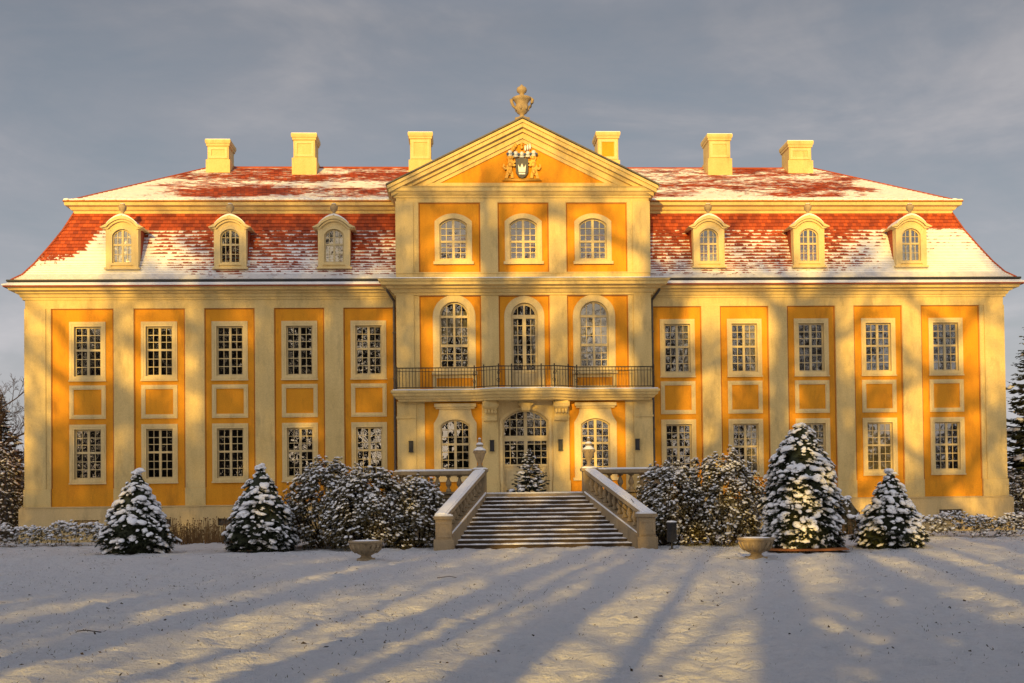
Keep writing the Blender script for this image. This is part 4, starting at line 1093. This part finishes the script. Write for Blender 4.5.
fade = np.clip((28-np.abs(XX))/2,0,1)*np.clip((YY+48)/1,0,1)*np.clip((-1.5-YY)/2,0,1)
ZZ = (vnoise(XX,YY,.22,1)-.5)*.10 + (vnoise(XX,YY,.9,2)-.5)*.06
lum = vnoise(XX,YY*1.5,2.6,3); ZZ += (lum-.5)*.085 + (vnoise(XX,YY*1.3,4.4,4)-.5)*.085 + (vnoise(XX,YY,10.0,5)-.5)*.032
ZZ = ZZ*fade
V = np.stack([XX,YY,ZZ],-1).reshape(-1,3); nx, ny = len(xs), len(ys)
ii = (np.arange(ny-1)[:,None]*nx+np.arange(nx-1)[None,:]).ravel()
F = np.stack([ii,ii+1,ii+nx+1,ii+nx],-1)
me = bpy.data.meshes.new('ground'); me.vertices.add(len(V)); me.vertices.foreach_set('co', V.ravel()); me.loops.add(F.size); me.loops.foreach_set('vertex_index', F.ravel())
me.polygons.add(len(F)); me.polygons.foreach_set('loop_start', np.arange(len(F))*4); me.polygons.foreach_set('use_smooth', np.ones(len(F), bool)); me.update(calc_edges=True); me.validate()
me.materials.append(M['snow_ground']); g = bpy.data.objects.new('ground', me); C.objects.link(g); structure(g)
g['label'] = 'wide lawn under thin bumpy snow'

# fallen leaves and grass tips on the snow
rng = random.Random(81); m = MB()
for i in range(2000):
    y = -44+40*rng.random()**1.5; x = rng.uniform(-26,26); s = rng.uniform(.012,.034)
    if rng.random() < .3: s *= 1.5
    a = rng.uniform(0,6.28); c, q = math.cos(a)*s, math.sin(a)*s; z = .05
    m.add([(x-c,y-q,z),(x+q*.6,y-c*.6,z+rng.uniform(0,.03)),(x+c,y+q,z+rng.uniform(0,.03)),(x-q*.6,y+c*.6,z)], [(0,1,2,3)])
for i in range(11):
    y = -44+38*rng.random()**1.3; x = rng.uniform(-18,18); a = rng.uniform(0,6.28); l = rng.uniform(.15,.5)
    m.tube([(x,y,.03),(x+l*.5*math.cos(a),y+l*.5*math.sin(a),.06),(x+l*math.cos(a+.3),y+l*math.sin(a+.3),.03)], .007, 4)
o = m.build('fallen_leaves', M['brownleaf']); o['kind'] = 'stuff'; o['label'] = 'dark fallen leaves and twigs scattered over the snow'; o['category'] = 'leaf litter'
m = MB()
for i in range(14000):
    y = -45+41*rng.random()**1.4; x = rng.uniform(-24,24); hh = rng.uniform(.004,.018); lx = rng.uniform(-.04,.04)
    m.add([(x-.006,y,.0),(x+.006,y,.0),(x+lx,y+rng.uniform(-.03,.03),.02+hh)], [(0,1,2)])
o = m.build('grass', M['grassblade']); o['kind'] = 'stuff'; o['label'] = 'pale winter grass tips poking through the snow'; o['category'] = 'grass'
# needle litter under the tall conifer
m = MB(); m.lathe(7.75,-13.3,[(1.35,.02),(1.2,.075),(.01,.09)],26,0,1.0,.72); o = m.build('needle_litter', M['needle_litter']); o['kind'] = 'stuff'; o['label'] = 'orange brown needle litter under the tallest lawn conifer'; o['category'] = 'needle litter'

# ------------------------------------------------------------------ light, sky, camera
az, el = R(SUN_AZ), R(SUN_EL)
dirn = Vector((math.sin(az)*math.cos(el), math.cos(az)*math.cos(el), -math.sin(el)))   # light travels this way
L = bpy.data.lights.new('sun', 'SUN'); L.energy = 5.0; L.angle = R(.5); L.color = (1.0, .62, .12)
lo = bpy.data.objects.new('sun', L); C.objects.link(lo); lo.rotation_euler = dirn.to_track_quat('-Z', 'Y').to_euler(); lo.location = (-30,-120,40)

world = bpy.data.worlds.new('World'); sc.world = world; world.use_nodes = True
nt = world.node_tree; bg = nt.nodes['Background']
sky = nt.nodes.new('ShaderNodeTexSky'); sky.sky_type = 'NISHITA'; sky.sun_disc = False
sky.sun_elevation = el; sky.sun_rotation = math.atan2(-dirn.x, -dirn.y) ; sky.air_density = 1.2; sky.dust_density = 2.0
co = nt.nodes.new('ShaderNodeTexCoord').outputs['Generated']
sp = nd(nt, 'ShaderNodeSeparateXYZ'); nt.links.new(co, sp.inputs[0])
n1 = noise(nt, mapping(nt, co, (1.3,1.3,4.2), (.3,.1,.2)), 2.2, 6, .58, .5)
n2 = noise(nt, mapping(nt, co, (1.0,1.0,3.0), (4,2,0)), 5.5, 5, .6, .3)
f = math_n(nt, 'ADD', math_n(nt, 'MULTIPLY', n1, .7), math_n(nt, 'MULTIPLY', n2, .3))
cl = ramp(nt, f, [(.34, (1.50,1.62,1.96)), (.50, (2.12,2.16,2.42)), (.66, (3.2,3.12,3.22))])
# the cloud deck pales towards the horizon and glows on the sunset side
hz = ramp(nt, sp.outputs[2], [(0, (1.95,1.88,1.85)), (.13, (1.62,1.58,1.58)), (.23, (1.30,1.28,1.29)), (.38, (.92,.91,.92)), (.6, (1.15,1.2,1.3)), (1, (1.3,1.38,1.55))])
cl = mix_rgb(nt, 1.0, cl, hz, 'MULTIPLY')
sundir = -dirn
dt = nd(nt, 'ShaderNodeVectorMath', operation='DOT_PRODUCT'); nt.links.new(co, dt.inputs[0]); dt.inputs[1].default_value = tuple(sundir)
gl = ramp(nt, dt.outputs['Value'], [(0, (1,1,1)), (.45, (1.65,1.55,1.42)), (.85, (2.95,2.65,2.2)), (1, (3.6,3.0,2.1))])
cl = mix_rgb(nt, 1.0, cl, gl, 'MULTIPLY')
cov = ramp(nt, f, [(.25, (.62,.62,.62)), (.6, (.92,.92,.92))])
nt.links.new(mix_rgb(nt, cov, sky.outputs[0], cl), bg.inputs['Color'])
bg.inputs['Strength'].default_value = .11

cam = bpy.data.cameras.new('camera'); co_ = bpy.data.objects.new('camera', cam); C.objects.link(co_); sc.camera = co_
X0, Z0, yaw, pitch, roll, sy = -2.74836580, 1.92088446, 4.56727999e-02, 2.28258559e-02, -1.14904017e-02, 122.627693
fw = Vector((math.sin(yaw)*math.cos(pitch), math.cos(yaw)*math.cos(pitch), math.sin(pitch))); rt = Vector((math.cos(yaw), -math.sin(yaw), 0)); up = rt.cross(fw)
r2 = math.cos(roll)*rt + math.sin(roll)*up; u2 = -math.sin(roll)*rt + math.cos(roll)*up
mw = Matrix.Identity(4)
for i in range(3): mw[i][0], mw[i][1], mw[i][2] = r2[i], u2[i], -fw[i]
mw.translation = (X0, -48.0, Z0); co_.matrix_world = mw
cam.sensor_width = 36; cam.lens = 1152/1024*36; cam.shift_y = sy/1024; cam.clip_end = 6000; cam.clip_start = .1

vs_ = sc.view_settings; vs_.view_transform = 'Standard'; vs_.look = 'None'; vs_.exposure = 0.2; vs_.gamma = 1; vs_.use_curve_mapping = False
sc.render.engine = 'CYCLES'; sc.cycles.max_bounces = 6; sc.cycles.transparent_max_bounces = 8; sc.cycles.use_denoising = True; sc.cycles.caustics_reflective = False; sc.cycles.caustics_refractive = False
